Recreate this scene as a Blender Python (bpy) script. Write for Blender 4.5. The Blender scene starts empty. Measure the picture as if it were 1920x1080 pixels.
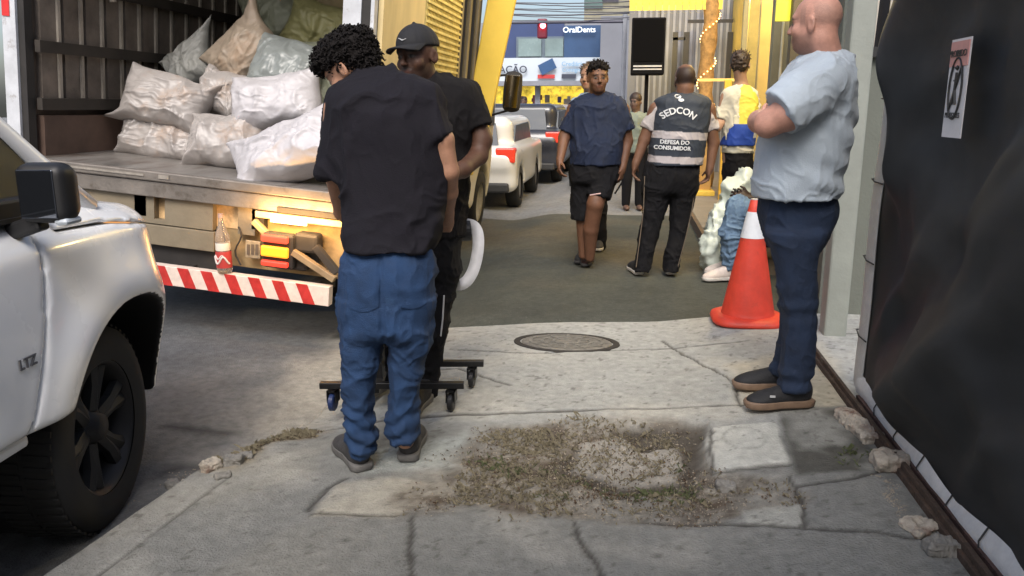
import bpy, bmesh, math, random
import numpy as np
from mathutils import Vector, Matrix, Euler
from mathutils.bvhtree import BVHTree
random.seed(7); np.random.seed(7)
SC = bpy.context.scene
COL = SC.collection
# ---------------------------------------------------------------- camera
FPX = 1500.0
H = 1.4
PSI = math.radians(8.13); TH = math.atan(340/1500)
cF = np.array([-math.sin(PSI)*math.cos(TH), math.cos(PSI)*math.cos(TH), -math.sin(TH)])
cR = np.array([math.cos(PSI), math.sin(PSI), 0.0])
cU = np.cross(cR, cF)
HF = np.array([-math.sin(PSI), math.cos(PSI), 0.0]); HR = cR; ZZ = np.array([0,0,1.0])
CAM = np.array([0,0,H])
cd = bpy.data.cameras.new('camera'); cam = bpy.data.objects.new('camera', cd); COL.objects.link(cam)
cd.sensor_width = 36; cd.lens = 36*FPX/1920; cd.clip_start = .05; cd.clip_end = 500
cam.matrix_world = Matrix(((cR[0],cU[0],-cF[0],0),(cR[1],cU[1],-cF[1],0),(cR[2],cU[2],-cF[2],H),(0,0,0,1)))
SC.camera = cam
# ---------------------------------------------------------------- world, sun, exposure
W = bpy.data.worlds.new("World"); SC.world = W; W.use_nodes = True
nt = W.node_tree; nt.nodes.clear()
sky = nt.nodes.new('ShaderNodeTexSky'); sky.sky_type = 'NISHITA'; sky.sun_disc = False
SUN_EL, SUN_AZ = 48, 176
sky.sun_elevation = math.radians(SUN_EL); sky.sun_rotation = math.radians(SUN_AZ)
sky.air_density = 1.0; sky.dust_density = 4.0; sky.ozone_density = 1.5
bg = nt.nodes.new('ShaderNodeBackground'); bg.inputs['Strength'].default_value = .13
wo = nt.nodes.new('ShaderNodeOutputWorld')
hs = nt.nodes.new('ShaderNodeHueSaturation'); hs.inputs['Saturation'].default_value = .9
nt.links.new(sky.outputs[0], hs.inputs['Color']); nt.links.new(hs.outputs[0], bg.inputs[0]); nt.links.new(bg.outputs[0], wo.inputs[0])
sl = bpy.data.lights.new('sun', 'SUN'); sl.energy = 1.5; sl.angle = math.radians(28); sl.color = (1,.97,.94)
so = bpy.data.objects.new('sun', sl); COL.objects.link(so)
az = math.radians(SUN_AZ); el = math.radians(SUN_EL)
sdir = Vector((math.sin(az)*math.cos(el), math.cos(az)*math.cos(el), math.sin(el)))
so.rotation_euler = sdir.to_track_quat('Z','Y').to_euler()
SC.view_settings.view_transform = 'Standard'; SC.view_settings.look = 'None'
SC.view_settings.exposure = .74; SC.view_settings.gamma = 1
# ---------------------------------------------------------------- placing helpers
def ray(px, py):
    return cF + (px-960)/FPX*cR - (py-540)/FPX*cU
def gz(px, py, z=0.0):
    r = ray(px, py); t = (z-H)/r[2]; return CAM + r*t
def vd(px, py, D):
    r = ray(px, py); t = D/np.dot(r, HF); return CAM + r*t
def dist(p): return float(np.dot(np.asarray(p)-CAM, HF))
def cv(a, b, c): return HR*a + HF*b + ZZ*c         # right, away, up
def nrm(v):
    v = np.asarray(v, float); return v/ (np.linalg.norm(v)+1e-12)
# ---------------------------------------------------------------- object helpers
def wm(o):
    m = o.matrix_basis.copy()
    return wm(o.parent) @ m if o.parent else m
def tag(o, label=None, cat=None, group=None, kind=None):
    if label: o['label'] = label
    if cat: o['category'] = cat
    if group: o['group'] = group
    if kind: o['kind'] = kind
    return o
def thing(name, label, cat, loc=(0,0,0), rot=(0,0,0), group=None):
    o = bpy.data.objects.new(name, None); COL.objects.link(o)
    o.location = Vector([float(c) for c in loc]); o.rotation_euler = rot; o.empty_display_size = .1
    return tag(o, label, cat, group)
def link(name, V, F, m, parent=None, world=True, smooth=False, cols=None, bevel=0, mats=None, fm=None):
    me = bpy.data.meshes.new(name)
    V = np.asarray(V, float)
    if parent is not None and world:
        inv = np.array(wm(parent).inverted()); V = V @ inv[:3,:3].T + inv[:3,3]
    me.from_pydata(V.tolist(), [], F if isinstance(F, list) else F.tolist())
    if mats:
        for q in mats: me.materials.append(q)
        if fm is not None: me.polygons.foreach_set('material_index', list(fm))
    elif m: me.materials.append(m)
    if smooth: me.polygons.foreach_set('use_smooth', [True]*len(me.polygons))
    if cols is not None:
        a = me.color_attributes.new('Col', 'FLOAT_COLOR', 'POINT')
        c = np.ones((len(V),4), np.float32); c[:,:3] = cols; a.data.foreach_set('color', c.ravel())
    me.update()
    o = bpy.data.objects.new(name, me); COL.objects.link(o)
    if parent: o.parent = parent
    if bevel:
        b = o.modifiers.new('bevel','BEVEL'); b.width = bevel; b.segments = 2; b.limit_method = 'ANGLE'; b.angle_limit = math.radians(35)
    return o
class MB:
    def __init__(s): s.v = []; s.f = []
    def add(s, V, F):
        n = len(s.v); s.v += [tuple(map(float,p)) for p in V]; s.f += [tuple(int(i)+n for i in f) for f in F]; return s
    def box(s, lo, hi, ax=None, o=None):
        x0,y0,z0 = lo; x1,y1,z1 = hi
        V = np.array([(x0,y0,z0),(x1,y0,z0),(x1,y1,z0),(x0,y1,z0),(x0,y0,z1),(x1,y0,z1),(x1,y1,z1),(x0,y1,z1)], float)
        if ax is not None: V = V @ np.array(ax, float)
        if o is not None: V = V + np.array(o)
        return s.add(V, [(3,2,1,0),(4,5,6,7),(0,1,5,4),(1,2,6,5),(2,3,7,6),(3,0,4,7)])
    def bar(s, a, b, w, h, up=(0,0,1)):
        a = np.array(a,float); b = np.array(b,float); d = nrm(b-a); x = nrm(np.cross(d, up)) if abs(np.dot(d,nrm(up)))<.99 else np.array([1.,0,0]); z = np.cross(x, d)
        L = np.linalg.norm(b-a)
        return s.box((-w/2,0,-h/2),(w/2,L,h/2), ax=[x,d,z], o=a)
    def tube(s, pts, r, n=8, cap=True):
        pts = [np.array(p,float) for p in pts]
        if np.isscalar(r): r = [r]*len(pts)
        V=[]; prev=None
        for i,p in enumerate(pts):
            d = nrm((pts[min(i+1,len(pts)-1)]-pts[max(i-1,0)]))
            x = np.cross(d,(0,0,1)) if prev is None else prev-np.dot(prev,d)*d
            if np.linalg.norm(x)<1e-4: x = np.cross(d,(0,1,0))
            x = nrm(x); y = np.cross(d,x); prev = x
            for k in range(n):
                a = 2*math.pi*k/n; V.append(p + r[i]*(math.cos(a)*x+math.sin(a)*y))
        F=[]
        for i in range(len(pts)-1):
            for k in range(n):
                F.append((i*n+k, i*n+(k+1)%n, (i+1)*n+(k+1)%n, (i+1)*n+k))
        if cap: F.append(tuple(range(n))[::-1]); F.append(tuple((len(pts)-1)*n+k for k in range(n)))
        return s.add(V,F)
    def lathe(s, prof, o=(0,0,0), ax=None, n=24):
        V=[]; F=[]; m=len(prof)
        for (r,z) in prof:
            for k in range(n):
                a=2*math.pi*k/n; V.append((r*math.cos(a), r*math.sin(a), z))
        for i in range(m-1):
            for k in range(n): F.append((i*n+k,i*n+(k+1)%n,(i+1)*n+(k+1)%n,(i+1)*n+k))
        V=np.array(V)
        if ax is not None: V = V @ np.array(ax,float)
        return s.add(V+np.array(o),F)
    def prism(s, poly, a, b, ax=None, o=None):
        # poly in local (y,z); extruded along x from a to b
        n=len(poly); V=[(a,p[0],p[1]) for p in poly]+[(b,p[0],p[1]) for p in poly]
        F=[tuple(range(n))[::-1], tuple(range(n,2*n))]+[(i,(i+1)%n,n+(i+1)%n,n+i) for i in range(n)]
        V=np.array(V,float)
        if ax is not None: V=V@np.array(ax,float)
        if o is not None: V=V+np.array(o)
        return s.add(V,F)
    def build(s, name, m, parent=None, world=False, smooth=False, bevel=0):
        return link(name, s.v, s.f, m, parent, world, smooth, bevel=bevel)
# ---------------------------------------------------------------- noise
def _h(ix,iy,iz,seed):
    n = (ix*374761393 + iy*668265263 + iz*2147483647 + seed*1274126177) & 0xffffffff
    n = ((n ^ (n>>13))*1274126177) & 0xffffffff
    n = n ^ (n>>16)
    return (n & 0xffff)/65535.0
def vn(P, s=1.0, seed=0):
    P = np.asarray(P,float)*s + 100.0 + seed*7.31
    i = np.floor(P).astype(np.int64); f = P-i; f = f*f*(3-2*f); r = 0
    for dx in (0,1):
        for dy in (0,1):
            for dz in (0,1):
                w = (f[...,0] if dx else 1-f[...,0])*(f[...,1] if dy else 1-f[...,1])*(f[...,2] if dz else 1-f[...,2])
                r = r + w*_h(i[...,0]+dx,i[...,1]+dy,i[...,2]+dz,seed)
    return r
def fbm(P, s=1.0, seed=0, o=3):
    r=0; a=.5; t=0
    for k in range(o): r=r+a*vn(P, s*2**k, seed+k); t+=a; a*=.5
    return r/t
def ridge(P, s, seed): return 1-np.abs(2*vn(P,s,seed)-1)
# ---------------------------------------------------------------- signed distance fields -> one continuous surface
def smin(a,b,k):
    if k<=0: return np.minimum(a,b)
    h=np.clip(.5+.5*(b-a)/k,0,1); return b+(a-b)*h-k*h*(1-h)
def capd(P,a,b,ra,rb):
    ab=b-a; t=np.clip(((P-a)@ab)/(ab@ab+1e-12),0,1); q=P-a-t[...,None]*ab
    return np.sqrt((q*q).sum(-1))-(ra+(rb-ra)*t)
def elld(P,c,r,ax):
    q=(P-c)@np.array(ax).T; r=np.array(r,float); k0=np.sqrt(((q/r)**2).sum(-1)); k1=np.sqrt(((q/(r*r))**2).sum(-1))+1e-9
    return k0*(k0-1)/k1
def boxd(P,c,hf,ax,rd):
    q=np.abs((P-c)@np.array(ax).T)-(np.array(hf)-rd); return np.sqrt((np.maximum(q,0)**2).sum(-1))+np.minimum(q.max(-1),0)-rd
class Field:
    def __init__(s, h): s.h=h; s.ops=[]
    def cap(s,a,b,ra,rb=None,k=.02,clip=None,sub=False,sq=None):
        rb = ra if rb is None else rb; a=np.array(a,float); b=np.array(b,float); R=max(ra,rb)
        s.ops.append((np.minimum(a,b)-R, np.maximum(a,b)+R, (lambda P: capd(P,a,b,ra,rb)), k, clip, sub)); return s
    def ell(s,c,r,ax=None,k=.02,clip=None,sub=False):
        ax = np.eye(3) if ax is None else np.array(ax,float); c=np.array(c,float); R=max(r)
        s.ops.append((c-R,c+R,(lambda P: elld(P,c,r,ax)),k,clip,sub)); return s
    def box(s,c,hf,ax=None,rd=.01,k=.0,clip=None,sub=False):
        ax = np.eye(3) if ax is None else np.array(ax,float); c=np.array(c,float); R=np.linalg.norm(hf)
        s.ops.append((c-R,c+R,(lambda P: boxd(P,c,hf,ax,rd)),k,clip,sub)); return s
    def cut(s, p, n):       # keep the side opposite the normal
        s.ops.append(('cut', np.array(p,float), nrm(n))); return s
    def mesh(s):
        h=s.h
        lo=np.min([o[0] for o in s.ops if not isinstance(o[0],str) and not o[5]],0)-3*h; hi=np.max([o[1] for o in s.ops if not isinstance(o[0],str) and not o[5]],0)+3*h
        n=np.ceil((hi-lo)/h).astype(int)+1
        D=np.full(n,.5,np.float32); ax=[lo[i]+h*np.arange(n[i]) for i in range(3)]
        for o in s.ops:
            if isinstance(o[0],str):
                g=[ax[i]-o[1][i] for i in range(3)]
                d=g[0][:,None,None]*o[2][0]+g[1][None,:,None]*o[2][1]+g[2][None,None,:]*o[2][2]
                D=np.maximum(D,d.astype(np.float32)); continue
            l,u,fn,k,clip,sub=o; m=k+3*h
            i0=np.clip(np.floor((l-m-lo)/h).astype(int),0,n-1); i1=np.clip(np.ceil((u+m-lo)/h).astype(int)+1,1,n)
            if (i1<=i0).any(): continue
            P=np.stack(np.meshgrid(*[ax[i][i0[i]:i1[i]] for i in range(3)],indexing='ij'),-1)
            d=fn(P)
            if clip is not None:
                for (cp,cn) in clip: d=np.maximum(d,(P-np.array(cp))@nrm(cn))
            S=(slice(i0[0],i1[0]),slice(i0[1],i1[1]),slice(i0[2],i1[2]))
            if sub: D[S]=-smin(-D[S],d,k) if k>0 else np.maximum(D[S],-d)
            else: D[S]=smin(D[S],d,k)
        return nets(D,lo,h)
def nets(D,lo,h):
    S=D<0; n=np.array(D.shape)-1
    c=sum((S[dx:n[0]+dx,dy:n[1]+dy,dz:n[2]+dz].astype(np.int8)) for dx in (0,1) for dy in (0,1) for dz in (0,1))
    act=(c>0)&(c<8); idx=-np.ones(n,np.int64); I=np.argwhere(act); idx[act]=np.arange(len(I))
    acc=np.zeros((len(I),3)); cnt=np.zeros(len(I))
    cor=[(a,b,e) for a in (0,1) for b in (0,1) for e in (0,1)]
    for i,p in enumerate(cor):
        for q in cor[i+1:]:
            if sum(abs(p[j]-q[j]) for j in range(3))!=1: continue
            dp=D[I[:,0]+p[0],I[:,1]+p[1],I[:,2]+p[2]]; dq=D[I[:,0]+q[0],I[:,1]+q[1],I[:,2]+q[2]]
            m=(dp<0)!=(dq<0); t=np.where(m,dp/(dp-dq+1e-12),0)
            pt=np.array(p)+t[:,None]*(np.array(q)-np.array(p)); acc+=pt*m[:,None]; cnt+=m
    V=lo+(I+acc/np.maximum(cnt,1)[:,None])*h
    F=[]
    for a in range(3):
        b,e=(a+1)%3,(a+2)%3
        s0=[slice(None)]*3; s1=[slice(None)]*3; s0[a]=slice(0,-1); s1[a]=slice(1,None)
        ch=S[tuple(s0)]!=S[tuple(s1)]; E=np.argwhere(ch)
        E=E[(E[:,b]>0)&(E[:,e]>0)&(E[:,b]<n[b])&(E[:,e]<n[e])]
        def at(db,de):
            J=E.copy(); J[:,b]+=db; J[:,e]+=de; return idx[J[:,0],J[:,1],J[:,2]]
        q=np.stack([at(-1,-1),at(0,-1),at(0,0),at(-1,0)],1)
        fl=~S[E[:,0],E[:,1],E[:,2]]; q[fl]=q[fl][:,::-1]; F.append(q)
    F=np.concatenate(F); F=F[(F>=0).all(1)]
    return V,F
def vnorm(V,F):
    N=np.zeros_like(V); fn=np.cross(V[F[:,2]]-V[F[:,0]],V[F[:,3]]-V[F[:,1]])
    for j in range(4): np.add.at(N,F[:,j],fn)
    return N/(np.linalg.norm(N,axis=1)[:,None]+1e-12)
def relax(V,F,it=2,lam=.5):
    E=np.concatenate([F[:,[0,1]],F[:,[1,2]],F[:,[2,3]],F[:,[3,0]]]); E=np.concatenate([E,E[:,::-1]])
    for _ in range(it):
        A=np.zeros_like(V); c=np.zeros(len(V)); np.add.at(A,E[:,0],V[E[:,1]]); np.add.at(c,E[:,0],1)
        V=V+lam*(A/np.maximum(c,1)[:,None]-V)
    return V
def sdf(name, field, m, parent, disp=None, paint=None, it=2, world=True):
    V,F=field.mesh(); V=relax(V,F,it)
    if disp is not None: V=V+vnorm(V,F)*disp(V)[:,None]
    return link(name,V,F,m,parent,world,True,cols=paint(V) if paint else None)
# ---------------------------------------------------------------- materials
MT={}
def mat(name, col, rough=.6, var=.15, vs=6, bump=.0, bs=60, metal=0, attr=False, spec=.5, emit=None, es=0, alpha=1, trans=0, coat=0, dirt=None, wave=None, sheen=0, var2=None, stretch=None):
    if name in MT: return MT[name]
    m=bpy.data.materials.new(name); m.use_nodes=True; t=m.node_tree; p=t.nodes['Principled BSDF']; L=t.links.new; N=t.nodes.new
    tc=N('ShaderNodeTexCoord'); src=tc.outputs['Object']
    if stretch:
        mp=N('ShaderNodeMapping'); mp.inputs['Scale'].default_value=stretch; L(src,mp.inputs[0]); src=mp.outputs[0]
    no=N('ShaderNodeTexNoise'); no.inputs['Scale'].default_value=vs; no.inputs['Detail'].default_value=6; no.inputs['Roughness'].default_value=.65; L(src,no.inputs['Vector'])
    mx=N('ShaderNodeMix'); mx.data_type='RGBA'; mx.blend_type='MULTIPLY'; mx.inputs[0].default_value=1
    rp=N('ShaderNodeMapRange'); rp.inputs[1].default_value=.3; rp.inputs[2].default_value=.7; rp.inputs[3].default_value=1-var; rp.inputs[4].default_value=1+var*.6; L(no.outputs[0],rp.inputs[0])
    L(rp.outputs[0],mx.inputs[7])
    if attr:
        at=N('ShaderNodeAttribute'); at.attribute_name='Col'; base=at.outputs['Color']; L(base,mx.inputs[6])
    else: mx.inputs[6].default_value=(*col,1)
    out=mx.outputs[2]
    if dirt:
        n2=N('ShaderNodeTexNoise'); n2.inputs['Scale'].default_value=dirt[1]; n2.inputs['Detail'].default_value=8; n2.inputs['Roughness'].default_value=.7; L(src,n2.inputs['Vector'])
        r2=N('ShaderNodeMapRange'); r2.inputs[1].default_value=dirt[2]; r2.inputs[2].default_value=dirt[2]+.15; L(n2.outputs[0],r2.inputs[0])
        m2=N('ShaderNodeMix'); m2.data_type='RGBA'; L(r2.outputs[0],m2.inputs[0]); L(out,m2.inputs[6]); m2.inputs[7].default_value=(*dirt[0],1); out=m2.outputs[2]
    L(out,p.inputs['Base Color'])
    p.inputs['Roughness'].default_value=rough; p.inputs['Metallic'].default_value=metal; p.inputs['Specular IOR Level'].default_value=spec
    if rough>.2:
        rr=N('ShaderNodeMapRange'); rr.inputs[3].default_value=rough-.1; rr.inputs[4].default_value=min(1,rough+.12); L(no.outputs[0],rr.inputs[0]); L(rr.outputs[0],p.inputs['Roughness'])
    if bump:
        nb=N('ShaderNodeTexNoise'); nb.inputs['Scale'].default_value=bs; nb.inputs['Detail'].default_value=5; L(src,nb.inputs['Vector'])
        bp=N('ShaderNodeBump'); bp.inputs['Strength'].default_value=bump; bp.inputs['Distance'].default_value=.01; L(nb.outputs[0],bp.inputs['Height']); L(bp.outputs[0],p.inputs['Normal'])
    if emit:
        p.inputs['Emission Color'].default_value=(*emit,1); p.inputs['Emission Strength'].default_value=es
        if var>.3: L(out,p.inputs['Emission Color'])
    if trans: p.inputs['Transmission Weight'].default_value=trans
    if alpha<1: p.inputs['Alpha'].default_value=alpha
    if coat: p.inputs['Coat Weight'].default_value=coat; p.inputs['Coat Roughness'].default_value=.08
    if sheen: p.inputs['Sheen Weight'].default_value=sheen
    MT[name]=m; return m
def text_mesh(s, size=1.0, ext=.002, bold=0.0):
    cu=bpy.data.curves.new('t','FONT'); cu.body=s; cu.size=size; cu.align_x='CENTER'; cu.align_y='CENTER'; cu.extrude=ext; cu.offset=bold; cu.resolution_u=3
    o=bpy.data.objects.new('t',cu); COL.objects.link(o); dg=bpy.context.evaluated_depsgraph_get(); dg.update()
    me=bpy.data.meshes.new_from_object(o.evaluated_get(dg)); V=np.array([v.co[:] for v in me.vertices]); F=[tuple(p.vertices) for p in me.polygons]
    bpy.data.objects.remove(o); bpy.data.curves.remove(cu); bpy.data.meshes.remove(me)
    return V,F
# ================================================================ THE SETTING
def polymask(X, Y, poly, soft=.05, wob=.08, seed=3):
    P=np.array([gz(*q)[:2] for q in poly]); n=len(P)
    wx=(fbm(np.stack([X,Y,0*X],-1),5,seed)-.5)*wob*2; wy=(fbm(np.stack([X,Y,0*X],-1),5,seed+9)-.5)*wob*2
    x=X+wx; y=Y+wy; ins=np.zeros(X.shape,bool); dm=np.full(X.shape,1e9)
    for i in range(n):
        a=P[i]; b=P[(i+1)%n]; d=b-a; t=np.clip(((x-a[0])*d[0]+(y-a[1])*d[1])/(d@d+1e-12),0,1)
        dm=np.minimum(dm,np.hypot(x-a[0]-t*d[0],y-a[1]-t*d[1]))
        c=((a[1]>y)!=(b[1]>y))&(x<(b[0]-a[0])*(y-a[1])/(b[1]-a[1]+1e-12)+a[0]); ins^=c
    s=np.where(ins,dm,-dm); return np.clip(s/soft+.5,0,1)
def linemask(X,Y,pts,w=.008,wob=.02,seed=5):
    P=np.array([gz(*q)[:2] for q in pts]); wx=(fbm(np.stack([X,Y,0*X],-1),9,seed)-.5)*wob*2
    x=X+wx; y=Y+wx[::1]*.7; dm=np.full(X.shape,1e9)
    for a,b in zip(P[:-1],P[1:]):
        d=b-a; t=np.clip(((x-a[0])*d[0]+(y-a[1])*d[1])/(d@d+1e-12),0,1); dm=np.minimum(dm,np.hypot(x-a[0]-t*d[0],y-a[1]-t*d[1]))
    w=max(w,.009); return np.clip(1.5-dm/w,0,1)
def ss(x,a,b):
    t=np.clip((x-a)/(b-a),0,1); return t*t*(3-2*t)
def lerpc(C,c,m): return C*(1-m[...,None])+np.array(c)*m[...,None]
def base_z(X,Y):
    road=-.12+np.clip(-1.5-X,0,3.2)*.055-np.clip(-5-X,0,4)*.05
    right=-.12+ss(Y,5.0,5.35)*.105
    return road*(1-ss(X,-1.6,-.9))+right*ss(X,-1.6,-.9)
xs=np.concatenate([[-90,-50,-25,-14,-10],np.arange(-8,4.01,.06),[5,7,10,20,45,90]])
ys=np.concatenate([[-60,-20,-8,-3,-1],np.arange(0,13,.06),np.arange(13,30,.5),[35,50,80,150,300]])
X,Y=np.meshgrid(xs,ys); P3=np.stack([X,Y,0*X],-1)
Z=base_z(X,Y)+(fbm(P3,3,2)-.5)*.012*(np.abs(X)<9)
C=np.zeros(X.shape+(3,))+np.array((.105,.107,.11))
n1=fbm(P3,1.3,11,4); n2=fbm(P3,6,12,4)
C=lerpc(C,(.22,.22,.21),np.clip((n1-.42)*4,0,1)*.6*ss(X,-4,-2.4)*(1-ss(Y,3.9,4.6)))                       # dusty asphalt near the kerb
C=lerpc(C,(.36,.335,.28),polymask(X,Y,[(560,960),(400,880),(420,790),(500,700),(640,600),(900,600),(900,830)],.28,.2)*.85)
C=lerpc(C,(.28,.265,.24),polymask(X,Y,[(300,690),(420,680),(520,740),(470,830),(380,850),(310,780)],.25,.25)*.35)
drv=(Y>4.9)&(Y<10.75)&(X>-1.9)
C=np.where((drv)[...,None],np.array((.062,.066,.056))*(.8+.5*n1[...,None]),C)
C=lerpc(C,(.15,.12,.075),np.clip((fbm(P3,.7,31)-.5)*5,0,1)*.5*drv)
C=np.where(((Y>=10.75))[...,None],np.array((.21,.21,.205))*(.85+.3*n1[...,None]),C)
C*=(.8+.4*n2)[...,None]
for pl in ([(300,770),(345,768),(420,775)],[(300,850),(330,835),(400,842)],[(10,1040),(60,1075),(110,1060)]): C=lerpc(C,(.03,.03,.03),linemask(X,Y,pl,.03)*.7)
nx,ny=len(xs),len(ys)
def gridfaces(ny,nx):
    i=np.arange(ny-1)[:,None]*nx+np.arange(nx-1)[None,:]; return np.stack([i,i+1,i+nx+1,i+nx],-1).reshape(-1,4)
V=np.stack([X,Y,Z],-1).reshape(-1,3)
M_ground=mat('asphalt',(1,1,1),.85,.3,22,.9,120,attr=True,spec=.3,dirt=((.19,.185,.165),55,.60))
g=link('ground',V,gridfaces(ny,nx),M_ground,cols=C.reshape(-1,3),smooth=True); tag(g,kind='structure')
g['label']='dark asphalt road and driveway with dusty patches'
# ---- pavement slab
ys=np.concatenate([np.arange(.3,1.6,.04),np.arange(1.6,5.32,.0125)])
us=np.linspace(0,1,340)
def curbx(y): return np.interp(y,[0,2,2.4,2.7,2.95,3.2,3.5,3.93,4.4,4.74,5.4],[-1.84,-1.73,-1.68,-1.64,-1.52,-1.47,-1.48,-1.50,-1.62,-1.72,-1.5])
def yfar(x): return np.interp(x,[-1.8,-1.16,-.59,.62,1.4,2.4],[4.80,4.93,5.15,5.40,5.50,5.5])
Yn=(ys-.3)/(ys[-1]-.3)
U,T=np.meshgrid(us,Yn); ylin=.3+T*(ys[-1]-.3)
X=curbx(ylin)*(1-U)+2.4*U
Y=.3+T*(yfar(X)-.3); X=curbx(Y)*(1-U)+2.4*U
P3=np.stack([X,Y,0*X],-1)
def side_z(X,Y):
    z=.0+.05*ss(X,.1,1.0)
    fade=ss(Y,2.9,3.6)                                            # the kerb drops to a ramp
    e=X-curbx(Y); z=z-fade*.10*(1-ss(e,0,.45))
    z=z-.02*ss(Y,yfar(X)-.08,yfar(X))
    return z
n1=fbm(P3,1.7,21,4); n2=fbm(P3,9,22,4); n3=fbm(P3,30,23,3)
Z=side_z(X,Y)+(n1-.5)*.02+(n2-.5)*.006
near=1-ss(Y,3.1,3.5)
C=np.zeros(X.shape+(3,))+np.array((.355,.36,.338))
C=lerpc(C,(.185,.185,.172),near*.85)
C=lerpc(C,(.30,.29,.255),np.clip((n1-.5)*3,0,1)*.35)
C=lerpc(C,(.5,.48,.42),np.clip((fbm(P3,2.6,41)-.55)*5,0,1)*.45)
C=lerpc(C,(.56,.50,.37),polymask(X,Y,[(1370,690),(1530,660),(1640,790),(1600,830),(1520,775),(1400,775)],.12)*.8)
C=lerpc(C,(.36,.31,.22),polymask(X,Y,[(420,870),(470,780),(600,700),(640,620),(850,620),(700,720),(560,800)],.3,.15)*.55)
C=lerpc(C,(.40,.375,.31),polymask(X,Y,[(590,960),(640,900),(780,900),(860,905),(740,962)],.03)*.75)
C=lerpc(C,(.36,.39,.37),polymask(X,Y,[(700,890),(640,850),(880,810),(850,880)],.05)*.6)
soil=polymask(X,Y,[(780,900),(880,830),(930,795),(1060,782),(1200,778),(1330,795),(1345,860),(1420,895),(1500,925),(1490,960),(1380,975),(1220,985),(1050,965),(900,960),(740,965),(700,945)],.06,.10); soil=soil*(.25+.75*polymask(X,Y,[(780,900),(880,830),(930,795),(1060,782),(1200,778),(1330,795),(1345,860),(1420,895),(1500,925),(1490,960),(1380,975),(1220,985),(1050,965),(900,960),(740,965),(700,945)],.2,.25,8))
soil*=np.clip(.35+1.5*(fbm(P3,4,51)-.25),0,1)
C=lerpc(C,(.20,.175,.14),soil*.9); C=lerpc(C,(.31,.29,.245),soil*np.clip((fbm(P3,45,57,3)-.5)*7,0,1)*.7); C=lerpc(C,(.09,.07,.05),soil*np.clip((fbm(P3,38,58,3)-.53)*8,0,1)*.8); Z+=soil*(n3-.5)*.012
C=lerpc(C,(.07,.05,.035),soil*np.clip((fbm(P3,11,52)-.5)*6,0,1)*.8)
hole=polymask(X,Y,[(1030,880),(1060,850),(1190,800),(1330,795),(1325,870),(1290,925),(1120,915)],.05,.05)
C=lerpc(C,(.06,.05,.04),hole*.85); Z-=hole*.03+soil*.012
isl=polymask(X,Y,[(1070,870),(1100,825),(1170,812),(1200,845),(1280,830),(1290,870),(1270,895),(1150,895)],.03,.05)
C=lerpc(C,(.36,.34,.30),isl*(.5+.5*n2)); Z+=isl*.016+isl*(n2-.4)*.03
cov=polymask(X,Y,[(1325,812),(1458,806),(1480,884),(1335,893)],.02,.02)
C=lerpc(C,(.50,.50,.455),cov*.95); Z+=cov*.012
ring=np.abs(np.hypot((X-gz(1395,835)[0])/.085,(Y-gz(1395,835)[1])/.11)-1)
C=lerpc(C,(.2,.2,.18),np.clip(1-ring/.12,0,1)*.5*cov)
drk=polymask(X,Y,[(1462,785),(1588,780),(1648,865),(1640,905),(1492,905)],.03,.03)
C=lerpc(C,(.085,.082,.07),drk*.92); C=lerpc(C,(.34,.34,.31),drk*np.clip((fbm(P3,5,61)-.46)*6,0,1)*.7)
C=lerpc(C,(.40,.40,.36),polymask(X,Y,[(1390,962),(1500,955),(1512,1002),(1400,990)],.02,.01)*.7)
ds=polymask(X,Y,[(400,880),(470,805),(540,785),(610,790),(600,815),(520,835),(440,880)],.07,.12)
C=lerpc(C,(.22,.17,.10),ds*np.clip(.3+n2,0,1))
e=X-curbx(Y)
kb=(1-ss(e,.15,.17))*(1-ss(Y,2.6,2.8)); C=lerpc(C,(.30,.295,.27),kb*.8)
cr=np.zeros(X.shape)
for pl,w in (([(600,792),(700,788),(850,776),(1000,772),(1120,768)],.014),([(1120,768),(1310,765),(1500,772)],.007),([(1075,975),(1090,1010),(1118,1050),(1130,1080)],.009),([(578,957),(610,915),(650,895)],.01),
    ([(1200,975),(1400,990),(1510,1003),(1700,1030),(1900,1050)],.009),([(1480,905),(1500,950),(1512,1002)],.007),([(1490,925),(1600,918),(1650,905)],.008),([(770,968),(772,1080)],.004),([(590,962),(740,966)],.006),
    ([(860,655),(1000,662),(1200,655),(1400,650)],.006),([(1240,640),(1370,720),(1390,770)],.006),([(700,700),(860,690),(960,720)],.005),([(1330,812),(1335,893),(1480,886)],.009)):
    cr=np.maximum(cr,linemask(X,Y,pl,w))
jn=np.clip(1-np.abs(e-.16-.01*(n2-.5))/.010,0,1)*(1-ss(Y,2.6,2.75))*(fbm(P3,6,77)>.36); cr=np.maximum(cr,jn)
C=lerpc(C,(.045,.04,.035),cr*.8); Z-=cr*.008
sp=np.clip((fbm(P3,34,71,2)-.74)*14,0,1); C=lerpc(C,(.08,.075,.065),sp*.55)
C*=(.83+.34*n3)[...,None]
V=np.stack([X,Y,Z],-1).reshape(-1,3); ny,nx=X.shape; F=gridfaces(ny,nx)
b0=np.arange(ny)*nx; top=(ny-1)*nx+np.arange(nx)                  # skirts at the kerb and at the far end
Vs=V[b0]-np.array([.01,0,.2]); Vt=V[top]-np.array([0,-.01,.2]); n0=len(V)
Fa=np.stack([b0[:-1],b0[1:],n0+1+np.arange(ny-1),n0+np.arange(ny-1)],1); n1_=n0+ny
Fb=np.stack([top[:-1],n1_+np.arange(nx-1),n1_+1+np.arange(nx-1),top[1:]],1)
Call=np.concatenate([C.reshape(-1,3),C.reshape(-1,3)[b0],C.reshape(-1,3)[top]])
M_side=mat('pavement_concrete',(1,1,1),.9,.18,26,.8,110,attr=True,spec=.25,dirt=((.15,.14,.12),75,.64))
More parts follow.
